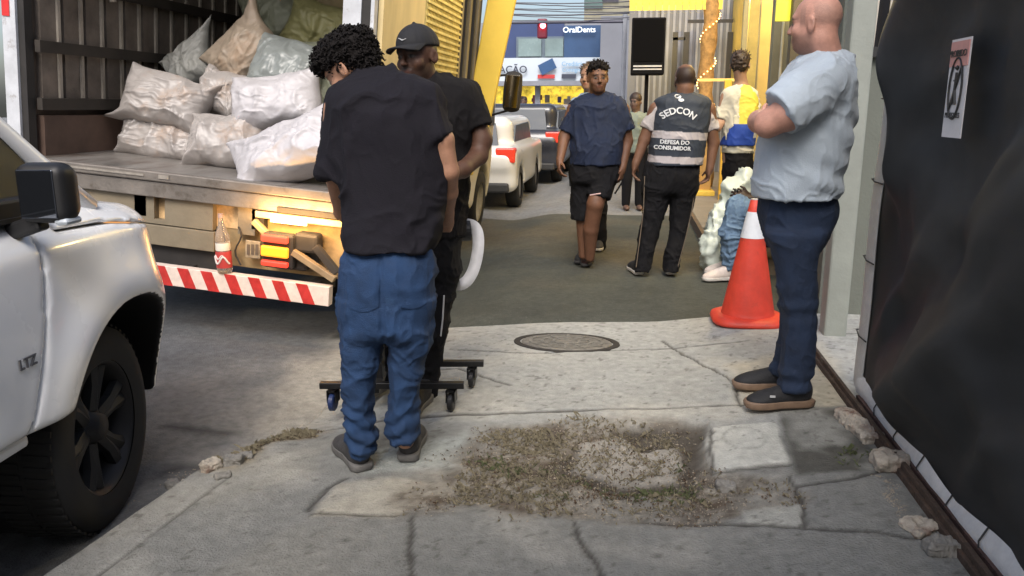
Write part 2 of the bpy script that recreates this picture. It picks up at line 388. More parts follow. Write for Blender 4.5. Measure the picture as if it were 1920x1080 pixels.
s=link('pavement',np.concatenate([V,Vs,Vt]),np.concatenate([F,Fa[:,::-1],Fb]),M_side,cols=Call,smooth=True); tag(s,kind='structure'); s['label']='worn pale concrete pavement with cracks and a bare soil patch'
BV=BVHTree.FromPolygons(V.tolist(),F.tolist())
def drop(x,y,default=0.):
    h=BV.ray_cast(Vector((x,y,1)),Vector((0,0,-1))); return h[0].z if h[0] is not None else float(base_z(np.array(x),np.array(y)))
# ---- gravel, dead weeds (nobody could count them)
def scatter(name,label,cat,polys,count,fn,m,seed):
    r=random.Random(seed); mb=MB()
    for poly,cnt,dens in polys:
        W2=np.array([gz(*q)[:2] for q in poly]); lo=W2.min(0); hi=W2.max(0); k=0; tries=0
        while k<cnt and tries<cnt*30:
            tries+=1; x=r.uniform(lo[0],hi[0]); y=r.uniform(lo[1],hi[1])
            if polymask(np.array([x]),np.array([y]),poly,.30 if dens==1 else dens,.22 if dens==1 else .1)[0]<r.uniform(.45,.95): continue
            if vn(np.array([x,y,0.]),7,seed)<(r.uniform(.25,.62) if dens==1 else r.uniform(.05,.4)): continue
            fn(mb,x,y,drop(x,y),r); k+=1
    o=mb.build(name,m); tag(o,label,cat,kind='stuff'); return o
soilp=[(800,900),(880,830),(930,795),(1060,782),(1200,785),(1330,800),(1345,860),(1420,895),(1500,925),(1480,965),(1380,975),(1220,985),(1050,965),(900,960),(740,965),(720,945)]
darkp=[(1030,880),(1060,850),(1060,890),(1290,900),(1330,800),(1325,870),(1290,930),(1120,935)]
leftp=[(420,870),(470,805),(540,788),(610,792),(600,815),(520,835),(440,872)]
def pebble(mb,x,y,z,r):
    s_=r.uniform(.0018,.0065)*(1.7 if r.random()<.04 else 1); a=r.uniform(0,6.3); V=[]
    for k in range(5): V.append((x+s_*math.cos(a+k*1.257)*r.uniform(.7,1.2),y+s_*math.sin(a+k*1.257)*r.uniform(.7,1.2),z-.002))
    V.append((x+r.uniform(-.3,.3)*s_,y+r.uniform(-.3,.3)*s_,z+s_*r.uniform(.4,.8)))
    mb.add(V,[(k,(k+1)%5,5) for k in range(5)])
def blade(mb,x,y,z,r):
    for q in range(r.randint(2,4)):
        a=r.uniform(0,6.3); L=r.uniform(.008,.028)*(1.8 if r.random()<.08 else 1); w=.0016; l=r.uniform(.3,1.1); dx,dy=math.cos(a)*L*l,math.sin(a)*L*l
        mb.add([(x-w*math.sin(a),y+w*math.cos(a),z),(x+w*math.sin(a),y-w*math.cos(a),z),(x+dx*.5+w*math.sin(a),y+dy*.5,z+L*.6),(x+dx,y+dy,z+L*r.uniform(.3,.8))],[(0,1,2,3)])
def leaf(mb,x,y,z,r):
    a=r.uniform(0,6.3); s_=r.uniform(.003,.008); c,s2=math.cos(a)*s_,math.sin(a)*s_
    mb.add([(x-c,y-s2,z+.003),(x+s2*.4,y-c*.4,z+r.uniform(.004,.012)),(x+c,y+s2,z+.006),(x-s2*.4,y+c*.4,z+r.uniform(.004,.012))],[(0,1,2,3)])
scatter('gravel','pale loose grit strewn over the bare soil patch and kerb','gravel',[(soilp,2600,1),(leftp,1100,.06),([(1640,900),(1600,870),(1660,960),(1760,1060),(1700,940)],260,1),([(260,900),(330,830),(470,850),(420,900)],160,1)],0,pebble,mat('grit',(.30,.255,.195),.9,.5,90),5)
scatter('dead_weeds','dry straw coloured weeds in the bare soil patch','weeds',[(soilp,900,1),([(800,905),(880,850),(1000,860),(1070,900),(1080,958),(900,962),(820,950)],380,.25),([(1080,800),(960,800),(900,830),(960,850),(1060,840)],350,.2),(leftp,1000,.06)],0,blade,mat('straw',(.22,.19,.125),.8,.5,70),6)
scatter('green_weeds','low green weeds growing among the dry straw','weeds',[([(830,900),(900,850),(1050,870),(1150,900),(1320,920),(1300,950),(1000,930)],150,1),(darkp,60,1),([(1560,870),(1640,850),(1650,900),(1580,900)],30,1)],0,blade,mat('weed_green',(.10,.115,.05),.7,.4,70),8)
scatter('leaf_litter','brown dead leaves and crumbs on the soil patch','leaves',[(soilp,1300,1),(darkp,300,1),(leftp,900,.06)],0,leaf,mat('dead_leaf',(.09,.055,.03),.8,.6,90),9)
# ---- rubble chunks that one can count
M_rub=mat('rubble',(.44,.39,.32),.95,.35,18,.8,60,dirt=((.18,.11,.08),9,.5)); M_rub2=mat('rubble_grey',(.22,.21,.19),.95,.35,18,.8,60)
def chunk(px,py,w,d,h_,label,m=None,rot=0,z0=None,name='rubble_chunk',grp='broken concrete chunks on the pavement'):
    p=gz(px,py,.03); z=drop(p[0],p[1]); F_=Field(max(.006,w/16)); c,s_=math.cos(rot),math.sin(rot)
    F_.box((0,0,h_*.35),(w/2,d/2,h_/2),ax=[(c,s_,0),(-s_,c,0),(0,0,1)],rd=min(w,d,h_)*.2)
    V,F=F_.mesh(); N=vnorm(V,F); V=V+N*((fbm(V,28/ (w*6+.3),int(px))-.5)*w*.35+(ridge(V,60,3)-.5)*.005)[:,None]; V=V*np.array((1,1,1))
    V[:,2]=np.maximum(V[:,2],-.01)
    o=link(name,V,F,m or M_rub,cols=None); o.location=(p[0],p[1],z); tag(o,label,'rubble',grp); return o
chunk(1606,812,.085,.32,.045,'long cream mortar lump lying along the rusty rail foot',rot=.15)
chunk(1665,885,.12,.11,.07,'squarish tan stone lump beside the rail below the mortar lump')
chunk(1700,893,.035,.05,.04,'small dark pebble touching the rail next to the tan lump',M_rub2)
chunk(1722,1000,.11,.10,.018,'flat pale mortar crust near the rail at lower right',rot=.6)
chunk(1762,1045,.10,.06,.05,'grey brick piece at the rail close to the lower right corner',M_rub2,.2)
chunk(345,882,.11,.07,.05,'broad flat grey kerb shard at the front of the debris by the road',M_rub2,.3)
chunk(395,868,.08,.05,.045,'pale flat shard in the middle of the kerb debris',None,1.0)
chunk(438,858,.07,.05,.04,'dull flat shard at the right end of the kerb debris',M_rub2,.2)
chunk(318,855,.05,.04,.03,'small grey shard at the left end of the kerb debris',M_rub2,.9)
chunk(418,882,.06,.04,.02,'thin dark shard at the pavement side of the kerb debris',M_rub2,.7)
chunk(385,846,.20,.10,.012,'large cream mortar plate behind the kerb debris',M_rub,.4)
chunk(462,848,.05,.035,.03,'brown clod at the straw end of the kerb debris',M_rub2,.5)
chunk(520,795,.03,.025,.035,'little dark clod standing on the strip of straw')
chunk(372,868,.05,.04,.035,'blocky shard squeezed between the broad flat shard and the mortar plate',M_rub2,.1)
chunk(1362,905,.07,.05,.035,'dark little lump below the square inspection cover',M_rub2)
# ---- manhole
p=gz(1062,643); t=thing('manhole_cover','round iron manhole cover worn flush into the pale pavement','manhole cover',(p[0],p[1],drop(p[0],p[1])+.004)); t.scale=(1,.60,1)
M_iron=mat('worn_iron',(.24,.225,.195),.6,.4,20,.6,90,metal=.4); M_iron2=mat('frame_iron',(.05,.045,.04),.7,.3,20,.5,90,metal=.4)
MB().lathe([(.0,.004),(.27,.004),(.275,.0),(.275,-.01)],n=48).build('cover_plate',M_iron,t)
MB().lathe([(.283,-.01),(.283,.003),(.32,.003),(.325,-.01)],n=48).build('frame_ring',M_iron2,t)
mb=MB()
for r_ in (.07,.14,.21): mb.lathe([(r_,.004),(r_,.010),(r_+.018,.010),(r_+.018,.004)],n=40)
for k in range(12):
    a=k*math.pi/6; mb.bar((.08*math.cos(a),.08*math.sin(a),.007),(.25*math.cos(a),.25*math.sin(a),.007),.014,.005)
mb.build('raised_ribs',mat('rib_iron',(.25,.235,.20),.5,.3,20,metal=.4),t)
# ---- rusty rail and boarding with black tarpaulin on the right
XW=1.06
rl=MB().box((XW-.02,.6,.045),(XW+.008,4.45,.075)).box((XW-.008,.6,.03),(XW+.010,4.45,.10)).build('steel_rail',mat('rusty_steel',(.07,.045,.032),.85,.5,14,.6,70,dirt=((.15,.12,.09),9,.58)),bevel=.003)
tag(rl,'rusty steel rail running along the foot of the black boarding','rail')
bl=MB().box((XW+.03,.6,0),(XW+.16,3.72,.09)).build('plinth',mat('soiled_plinth',(.10,.055,.045),.95,.5,9,.8,60)); tag(bl,'low soiled reddish plinth under the black tarpaulin','plinth')
tp=thing('tarpaulin_hoarding','black rippled tarpaulin with white laced hem along the right side','hoarding',(1.12,2.2,0))
Y0,Y1,Z0,Z1=.55,3.72,.10,3.0
ny_,nz_=190,170
yy,zz=np.meshgrid(np.linspace(Y0,Y1,ny_),np.linspace(Z0,Z1,nz_))
def tarp_x(yy,zz):
    q=np.stack([yy,zz,0*yy],-1); e=np.minimum(1,np.minimum((Y1-yy)/.25,(zz-Z0)/.2)); e=np.clip(e,0,1)
    d1=yy*.75+zz*1.0+.25*(fbm(q,1.1,5)-.5); f=.5+.5*np.sin(d1*4.6+1.2*fbm(q,.8,6)*3); f=f**3
    d2=yy*.35-zz*.5; f2=(.5+.5*np.sin(d2*9+fbm(q,1.3,8)*5))**4
    return 1.12+(.0-.12*f-.055*f2-.035*(.5+.5*np.sin(d1*11+fbm(q,1.5,9)*7))**3+.10*(fbm(q,1.0,7)-.5)-.01*(ridge(q,5,4)))*e
def edge_wob(t): return .018*np.sin(t*3.1)+.012*np.sin(t*7.3+1)
yy2=yy+ (edge_wob(zz))*((yy-Y0)/(Y1-Y0))**4; zz2=zz+(.02*np.sin(yy*4)+.01*np.sin(yy*9))*(1-(zz-Z0)/(Z1-Z0))**8
V=np.stack([tarp_x(yy,zz),yy2,zz2],-1).reshape(-1,3); n=len(V); F=gridfaces(nz_,ny_)
M_tarp=mat('black_tarp',(.034,.035,.036),.62,.25,5,.15,300,spec=.32)
link('tarp_sheet',np.concatenate([V,V+np.array((.006,0,0))]),np.concatenate([F,F[:,::-1]+n]),M_tarp,tp,True,True)
M_hem=mat('white_hem',(.74,.74,.73),.6,.12,25,.3,80)
hem=MB(); Hv=[]; k=0
zsn=np.linspace(Z0,Z1,90)
def strip(pts_in,pts_out,off=-.008):
    n=len(pts_in); V=[]; 
    for a,b in zip(pts_in,pts_out): V+= [tuple(np.array(a)+(off,0,0)),tuple((np.array(a)+b)/2+np.array((off-.012,0,0))),tuple(np.array(b)+(off,0,0))]
    F=[]
    for i in range(n-1): F+=[(3*i,3*i+1,3*i+4,3*i+3),(3*i+1,3*i+2,3*i+5,3*i+4)]
    hem.add(V,F); hem.add(np.array(V)+np.array((.02,0,0)),[f[::-1] for f in F])
def tx(y,z): return float(tarp_x(np.array(y),np.array(z)))
vy=[(tx(Y1,z),Y1+edge_wob(z)-.015,z) for z in zsn]; vo=[(1.13,Y1+edge_wob(z)+.16,z) for z in zsn]; strip(vy,vo)
ysn=np.linspace(Y0,Y1+.06,110); b=lambda y:.02*math.sin(y*4)+.01*math.sin(y*9)
strip([(tx(min(y,Y1),Z0),y,Z0+b(y)+.055) for y in ysn],[(1.11,y,Z0+b(y)-.035) for y in ysn],-.006)
hem.build('white_hem',M_hem,tp,True,True)
M_lc=mat('cord_dark',(.05,.05,.05),.7)
for z in np.arange(.35,2.9,.36): MB().tube([(tx(Y1,z)-.014,Y1+edge_wob(z)-.02,z),((tx(Y1,z)+1.13)/2-.026,Y1+.07+edge_wob(z),z+.002),(1.116,Y1+.175+edge_wob(z),z+.006),(1.15,Y1+.18+edge_wob(z),z+.006)],.0035,6).build('lacing_cord',M_lc,tp,True)
for y in np.arange(.75,3.7,.27): MB().tube([(tx(min(y,Y1),Z0)-.010,y,Z0+b(y)+.06),((tx(min(y,Y1),Z0)+1.11)/2-.024,y+.006,Z0+b(y)+.01),(1.098,y+.012,Z0+b(y)-.045)],.003,6).build('lacing_cord',M_lc,tp,True)
po=MB()
po.bar((1.16,Y1+.03,0),(1.16,Y1+.03,3.0),.05,.05); po.build('support_post',mat('galvanised',(.42,.43,.43),.45,.2,9,metal=.5),tp,True)
# sign on the tarpaulin
sc=vd(1803,160,dist((1.06,2.75,1.5))); 
r0=ray(1803,160); tt=(1.045-CAM[0])/r0[0]; sc=CAM+r0*tt
def onX(px,py,x=1.045):
    r=ray(px,py); return CAM+r*((x-CAM[0])/r[0])
TL,TR,BR_,BL=onX(1789,76),onX(1827,66),onX(1806,248),onX(1778,257)
print('sign',TL,TR,BL)
yc=(TL[1]+TR[1]+BL[1]+BR_[1])/4; zc_=(TL[2]+BL[2])/2; sw=.155; sh=TL[2]-BL[2]
sg=thing('warning_placard','narrow white placard with pink header and round pedestrian prohibition mark on black tarpaulin','sign',(1.035,yc,zc_),(0,0,0))
def pl(lo,hi,z0,z1,x,m,nm): return MB().box((x,lo,z0),(x+.003,hi,z1)).build(nm,m,sg)
M_white=mat('sign_white',(.68,.66,.66),.5,.08,20); M_ink=mat('sign_ink',(.03,.03,.03),.6); M_pink=mat('sign_pink',(.62,.30,.27),.5,.15,20)
pl(-sw/2,sw/2,-sh/2,sh/2,0,M_white,'board'); pl(-sw/2+.006,sw/2-.006,sh/2-.085,sh/2-.008,-.003,M_pink,'header_band')
def faceX(V,x,yo=0,zo=0): return np.stack([np.full(len(V),x)-V[:,2],-V[:,0]+yo,V[:,1]+zo],-1)
Vt,Ft=text_mesh('PROIBIDO',.030,.001,.0); link('header_text',faceX(Vt,-.007,0,sh/2-.047),Ft,M_ink,sg,False)
Vt,Ft=text_mesh('PEDESTRES',.024,.001,.0); link('footer_text',faceX(Vt,-.004,0,-sh/2+.07),Ft,M_ink,sg,False)
mb=MB(); rr=.050
ringp=[(-.004,rr*math.cos(a),.0+rr*1.9*math.sin(a)) for a in np.linspace(0,2*math.pi,33)]
for a,b_ in zip(ringp[:-1],ringp[1:]): mb.bar(a,b_,.002,.011,up=(1,0,0)) if False else mb.tube([a,b_],.0035,5)
mb.tube([(-.004,-.036,.070),(-.004,.036,-.070)],.0035,5); mb.tube([(-.004,0,.05),(-.004,.003,-.005),(-.004,-.012,-.05)],.004,5); mb.tube([(-.004,.003,-.005),(-.004,.015,-.05)],.004,5); mb.tube([(-.004,-.015,.02),(-.004,.015,.025)],.003,5)
mb.lathe([(0,-.009),(.009,0),(0,.009)],(-.004,0,.064),n=8); mb.build('prohibition_mark',M_ink,sg)
# ---- recessed wall with window, pale post, building above on the right
M_wall=mat('grey_green_plaster',(.135,.145,.122),.85,.12,3,.3,50,dirt=((.10,.10,.085),2.2,.60)); 
wl=thing('plaster_wall','grey green rendered wall with barred window behind the hoarding','building',(1.3,5.45,0))
mb=MB(); mb.box((1.30,5.45,0),(1.39,5.7,3.4)); mb.box((1.39,5.45,0),(3.4,5.7,1.73)); mb.box((1.39,5.45,2.7),(3.4,5.7,3.4)); mb.box((2.6,5.45,1.73),(3.4,5.7,2.7))
mb.build('wall',M_wall,wl,True)
f=MB().box((1.37,5.40,1.70),(2.62,5.60,1.76)).box((1.39,5.44,1.76),(1.41,5.6,2.7)).box((2.56,5.44,1.76),(2.6,5.6,2.7)).build('window',mat('dark_frame',(.02,.02,.02),.5),wl,True)
g1=MB().box((1.41,5.60,1.76),(1.53,5.62,2.7)).build('pane',mat('lit_yellow_pane',(.5,.42,.2),.4,.3,3,emit=(1,.78,.3),es=.35),wl,True)
g2=MB().box((1.53,5.60,1.76),(2.56,5.62,2.7)).build('pane',mat('dark_pane',(.02,.02,.022),.15),wl,True)
mb=MB()
for x in (1.45,1.50,1.58,1.66): mb.tube([(x,5.5,1.76),(x+.03,5.5,2.7)],.008,6)
mb.build('window_bar',mat('white_bar',(.55,.5,.42),.5),wl,True)
st=MB().box((1.22,4.55,-.02),(3.2,5.45,.045)).build('doorstep',mat('doorstep_concrete',(.36,.36,.33),.85,.2,6,.5,60),bevel=.01); tag(st,kind='structure')
pp=MB().box((1.205,4.86,.0),(1.335,5.0,3.3)).build('pale_post',mat('pale_post_paint',(.27,.285,.25),.7,.12,5,.2,60),bevel=.012); tag(pp,'pale square post standing in front of the grey green wall','post')
# ---- far side of the street
bd=thing('shop_building','far two storey shop with white fascia board, blue windows and yellow lit interior','building',(-2,26,0))
M_b1=mat('far_render',(.26,.27,.30),.8,.1,.6); M_blue=mat('navy_band',(.035,.06,.16),.5,.15,1); M_grn=mat('far_glass',(.20,.27,.27),.25,.25,1.2)
def fz(px,py,Dd=26.0):
    r=ray(px,py); return CAM+r*(Dd/r[1])
def fbx(mb,x0,y0,x1,y1,Dd,th=.15):
    a=fz(x0,y1,Dd); b=fz(x1,y0,Dd); return mb.box((a[0],a[1],a[2]),(b[0],a[1]+th,b[2]))
fbx(MB(),900,158,1190,43,26.5,6).build('wall',M_b1,bd,True)
fbx(MB(),930,111,1057,44,26.4,.3).build('blue_wall_band',M_blue,bd,True)
a=MB()
for x0,x1 in ((972,1015),(1022,1056)): fbx(a,x0,72,x1,106,26.2,.12)
wn=fbx(MB(),968,68,1058,110,26.3,.12).build('window',mat('win_frame',(.12,.16,.2),.5),bd,True); a.build('pane',M_grn,wn,True)
fbx(MB(),1057,47,1127,110,26.25,.35).build('blue_sign_panel',mat('blue_panel',(.03,.075,.17),.4,.2,1),bd,True)
def ftext(s,px,py,wpx,Dd,m,nm,par,rot=0):
    Vt,Ft=text_mesh(s,1,.01,.012); sc_=wpx/FPX*Dd/(Vt[:,0].max()-Vt[:,0].min()); c=fz(px,py,Dd); c_,s_=math.cos(rot),math.sin(rot)
    V2=np.stack([c[0]+(Vt[:,0]*c_-Vt[:,1]*s_)*sc_,np.full(len(Vt),c[1])-Vt[:,2],c[2]+(Vt[:,0]*s_+Vt[:,1]*c_)*sc_],-1)
    return link(nm,V2,Ft,m,par,True)
M_lw=mat('sign_letter_white',(.75,.78,.8),.5,emit=(.8,.88,1),es=.5)
ftext('OralDents',1086,56,58,26.1,M_lw,'sign_text',bd)
fs=fbx(MB(),925,152,1133,109,25.6,.5).build('fascia_board',mat('fascia_white',(.50,.56,.62),.5,.05,1,emit=(.85,.93,1),es=.06),bd,True)
M_ldk=mat('sign_letter_dark',(.05,.06,.09),.5); M_lbl=mat('sign_letter_blue',(.25,.45,.65),.5); M_lrd=mat('sign_red',(.55,.05,.05),.5)
ftext('AÇÃO',962,131,52,25.5,M_ldk,'sign_text',fs)
c=fz(1026,125,25.45); q=MB(); 
cs,sn=math.cos(.45),math.sin(.45); q.box((-.25,0,-.16),(.25,.03,.16),ax=[(cs,0,sn),(0,1,0),(-sn,0,cs)],o=c); q.build('card_emblem',mat('card_blue',(.03,.09,.22),.5),fs,True)
fbx(MB(),1008,147,1040,140,25.5,.03).build('red_strip',M_lrd,fs,True); fbx(MB(),1053,147,1080,139,25.5,.03).build('dark_strip',M_ldk,fs,True)
ftext('Crediário',1075,120,42,25.5,M_lbl,'sign_text',fs); ftext('Consignado',1078,131,46,25.5,M_lbl,'sign_text',fs)
fbx(MB(),925,160,1180,152,25.5,.7).build('fascia_lip',mat('lip_grey',(.25,.26,.3),.6),bd,True)
M_glow=mat('yellow_interior',(.75,.55,.06),.6,.8,2.5,emit=(1,.78,.12),es=.9,dirt=((.20,.10,.03),2.6,.50))
fbx(MB(),925,260,1200,158,27.5,.1).build('shop_interior',M_glow,bd,True)
for x in (1003,1100): fbx(MB(),x,262,x+9,159,26,.2).build('shop_pillar',mat('shop_pillar',(.3,.32,.36),.6),bd,True)
q=MB(); rr=random.Random(4)
for k in range(26):
    x=rr.uniform(965,1160); y=rr.uniform(175,205); w=rr.uniform(3,9); fbx(MB(),x,y+rr.uniform(6,26),x+w,y,26.3+.02*k,.015).build('shelf_goods',mat('goods_%d'%(k%3),((.35,.1,.12),(.45,.4,.4),(.12,.10,.2))[k%3],.6,.3,2),bd,True)
fbx(MB(),930,300,1200,196,25.9,.3).build('shop_counter',mat('counter_pale',(.45,.42,.45),.6,.3,2),bd,True)
u=thing('upper_house','ochre and green house wall rising behind the shop roof','building',(1,31,0)); fbx(MB(),1098,60,1185,-120,31,4).build('wall',mat('ochre_wall',(.30,.28,.2),.8,.35,.7),u,True)
fbx(MB(),1096,14,1130,-30,30.9,.2).build('green_panel',mat('green_panel',(.10,.16,.15),.7,.3,1),u,True); fbx(MB(),1130,2,1160,-30,30.9,.2).build('window',mat('dark_win',(.05,.05,.07),.4),u,True)
gb=thing('grey_building','plain grey wall standing right of the blue sign panel','building',(0,24,0))
fbx(MB(),1127,330,1200,30,24,5).build('wall',mat('plain_grey',(.22,.23,.26),.8,.15,.8),gb,True)
# corrugated grey front, facing the camera at the end of the right hand row
sf=thing('corrugated_front','grey corrugated shop front with vertical ribs beyond the yellow awning','building',(1,17,0))
a0=fz(1185,320,17); b0=fz(1480,-60,17)
fbx(MB(),1183,330,1480,-60,17,4).build('wall',mat('corrugated_grey',(.17,.175,.19),.6,.2,1.5),sf,True)
q=MB()
for k,x in enumerate(np.arange(a0[0]+.02,b0[0],.115)): q.box((x,a0[1]-.035,0),(x+.05,a0[1]-.002,3.9))
q.build('rib',mat('rib_grey',(.28,.285,.31),.5,.2,3),sf,True)
q=MB(); 
for x in (1262,1283,1365): fbx(q,x,175,x+5,60,16.6,.05)
fbx(q,1262,75,1285,70,16.6,.05); fbx(q,1290,42,1375,37,16.5,.05)
q.build('pipe_frame',mat('dark_pipe',(.03,.03,.035),.5),sf,True)
# right hand row: yellow lit frontage
rb=thing('shop_frontage','shop frontage with timber posts and yellow lit doorways on the right','building',(1.7,9,0))
M_fr=mat('frontage_yellow',(.62,.46,.12),.6,.35,2.0); M_dk=mat('dark_timber',(.09,.075,.05),.7,.3,4); M_ol=mat('olive_post',(.20,.19,.13),.6,.3,3)
q=MB(); q.box((1.95,7.0,0),(2.1,16.9,3.6)); q.build('wall',M_fr,rb,True)
def post(px,D,w,m,top=3.4,py=390,par=rb,nm='post'):
    a=vd(px,py,D); return MB().box((a[0]-w/2,a[1],-.02),(a[0]+w/2,a[1]+.12,top)).build(nm,m,par,True,bevel=.01)
post(1449,7.6,.22,M_ol); post(1417,9.0,.16,mat('post_gold',(.55,.40,.13),.5,.2,3)); post(1395,10.5,.16,M_fr); post(1436,8.2,.05,mat('post_cream',(.7,.62,.35),.5)); post(1476,6.9,.15,M_dk); post(1380,12,.12,M_ol)
q=MB(); a=vd(1458,200,7.4); q.tube([(a[0],a[1],0),(a[0],a[1],3.4)],.012,6); q.build('white_conduit',mat('white_pipe',(.75,.73,.6),.5),rb,True)
a=vd(1484,20,7.0); MB().box((a[0]-.12,a[1],a[2]-.08),(a[0]+.2,a[1]+.05,a[2]+.3)).build('yellow_poster',mat('yellow_poster',(.75,.72,.05),.5,emit=(1,.95,.05),es=.25),rb,True)
MB().box((1.95,5.72,0),(3.2,7.0,3.6)).build('side_wall',M_dk,rb,True)
# raised right hand pavement and its kerb
q=MB().box((.84,9.0,-.1),(1.95,24,.10)).build('far_pavement',mat('far_pavement',(.24,.21,.17),.85,.2,3,.3,40),bevel=.01); tag(q,kind='structure')
q=MB().box((.80,8.2,-.1),(.84,24,.095)).build('far_kerb',mat('brown_kerb',(.12,.08,.05),.8,.3,6)); tag(q,kind='structure')
a=gz(1312,365,.10); q=MB().box((a[0]-.14,a[1]-.2,.10),(a[0]+.2,a[1]+.25,.17)).build('yellow_kerb_block',mat('kerb_yellow',(.75,.52,.08),.6,.2,5),bevel=.01); tag(q,'short yellow painted kerb block beyond the white sack','kerb block')
# awning with scalloped valance
aw=thing('yellow_awning','yellow shop awning with scalloped lit valance high on the right','awning',(.8,14,3.0))
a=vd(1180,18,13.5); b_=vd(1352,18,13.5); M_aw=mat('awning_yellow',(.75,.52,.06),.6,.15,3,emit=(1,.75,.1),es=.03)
q=MB(); q.add([(a[0],a[1],a[2]+.1),(b_[0],a[1],a[2]+.1),(b_[0],a[1]+1.6,a[2]+.7),(a[0],a[1]+1.6,a[2]+.7),(a[0],a[1],a[2]+.06),(b_[0],a[1],a[2]+.06),(b_[0],a[1]+1.6,a[2]+.66),(a[0],a[1]+1.6,a[2]+.66)],[(0,1,2,3),(7,6,5,4),(0,4,5,1),(1,5,6,2),(2,6,7,3),(3,7,4,0)]); q.build('canopy',M_aw,aw,True)
q=MB(); n=14; wv=(b_[0]-a[0])/n
for k in range(n):
    x=a[0]+k*wv; q.prism([(0,0),(0,.16),(.012,.16),(.012,0)],x+.004,x+wv-.004,o=(0,a[1]-.02,a[2]-.02)); q.lathe([(wv*.46,0),(wv*.46,.012)],(x+wv/2,a[1]-.008,a[2]-.02),ax=[(1,0,0),(0,0,1),(0,-1,0)],n=14)
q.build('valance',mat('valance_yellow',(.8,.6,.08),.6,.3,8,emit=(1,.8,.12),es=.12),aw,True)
# loudspeaker on a stand
sp_=vd(1215,140,13); sk=thing('loudspeaker','tall black loudspeaker with pale stripes held up on a stand','loudspeaker',(sp_[0],sp_[1],0))
a=vd(1182,140,13); b_=vd(1249,33,13); M_bk=mat('speaker_black',(.004,.004,.005),.8,.2,20,spec=.15)
MB().box((a[0],a[1],a[2]),(b_[0],a[1]+.45,b_[2])).build('cabinet',M_bk,sk,True,bevel=.02)
MB().box((a[0]+.03,a[1]-.012,a[2]+.2),(b_[0]-.03,a[1]-.001,b_[2]-.03)).build('grille',mat('grille_black',(.003,.003,.0035),.95,spec=.1),sk,True)
q=MB().box((a[0]+.04,a[1]-.016,a[2]+.07),(b_[0]-.04,a[1]-.0125,a[2]+.09)).box((a[0]+.04,a[1]-.016,a[2]+.115),(b_[0]-.04,a[1]-.0125,a[2]+.14)); q.build('pale_stripe',mat('stripe_grey',(.45,.45,.46),.4),sk,True)
q=MB(); cx_=(a[0]+b_[0])/2; q.tube([(cx_,a[1]+.2,0),(cx_,a[1]+.2,a[2])],.03,8)
q.build('pole',M_bk,sk,True)
for dx,dy in ((-.45,-.2),(.45,-.2),(0,.5)): MB().tube([(cx_,a[1]+.2,.75),(cx_+dx,a[1]+.2+dy,.02)],.015,6).build('leg',M_bk,sk,True)
# twisted orange lit palm pole
ph=vd(1330,180,13.4); pt=thing('lit_palm_trunk','orange lit palm trunk wrapped in warm lights under the awning','tree',(ph[0],ph[1],0))
q=MB(); pts=[(ph[0]+.03*math.sin(i*.7)-.02*i*.3,ph[1]+.03*math.cos(i*.9),i*.27) for i in range(17)]
q.tube(pts,[.11+.03*((i%2)) for i in range(17)],10); q.build('trunk',mat('palm_bark',(.42,.24,.08),.8,.5,12,.8,40),pt,True,True)
q=MB()
for i in range(70):
    t=i/70*11; j=min(int(t),15); c=np.array(pts[j])+(np.array(pts[j+1])-np.array(pts[j]))*(t-j); a_=t*2.4; q.lathe([(0,-.014),(.014,0),(0,.014)],c+np.array((.14*math.cos(a_),.14*math.sin(a_),0)),n=5)
q.build('fairy_lights',mat('fairy_bulb',(1,.7,.3),.5,emit=(1,.55,.15),es=5),pt,True)
q=MB(); rr=random.Random(12)
for k in range(13):
    a_=k*.5+rr.uniform(-.1,.1); base=np.array(pts[-1]); L=rr.uniform(.6,.9)
    for i in range(16):
        s0=i/16; c=base+np.array((math.cos(a_)*L*s0,math.sin(a_)*L*s0,.25*s0-.6*s0*s0)); sd=np.array((-math.sin(a_),math.cos(a_),-.5))
        for sg_ in (-1,1): q.add([c,c+sg_*sd*np.array((1,1,sg_))*.16*(1-s0*.6)+np.array((math.cos(a_)*.08,math.sin(a_)*.08,-.03)),c+np.array((math.cos(a_)*.035,math.sin(a_)*.035,0))],[(0,1,2)])
q.build('crown',mat('palm_leaf',(.10,.13,.04),.6,.3,8),pt,True)
# warm counter under the palm
ct=thing('wooden_stall','orange wooden stall panel with a yellow rail beyond the vest man','stall',(1.1,12,0))
a=vd(1300,260,12.2); b_=vd(1345,120,12.2); MB().box((a[0],a[1],0),(b_[0],a[1]+.6,1.45)).build('panel',mat('orange_panel',(.42,.25,.08),.6,.4,4),ct,True,bevel=.02)
a=vd(1310,150,12.0); b_=vd(1400,146,12.0); MB().bar((a[0],a[1],a[2]),(b_[0],a[1],a[2]),.04,.04).build('rail',mat('rail_yellow',(.75,.55,.2),.5),ct,True)
a=vd(1353,265,11.4); b_=vd(1372,150,11.4); MB().box((a[0],a[1],0),(b_[0],a[1]+.1,b_[2])).build('yellow_board',mat('board_yellow',(.75,.45,.06),.5,.2,4),ct,True)
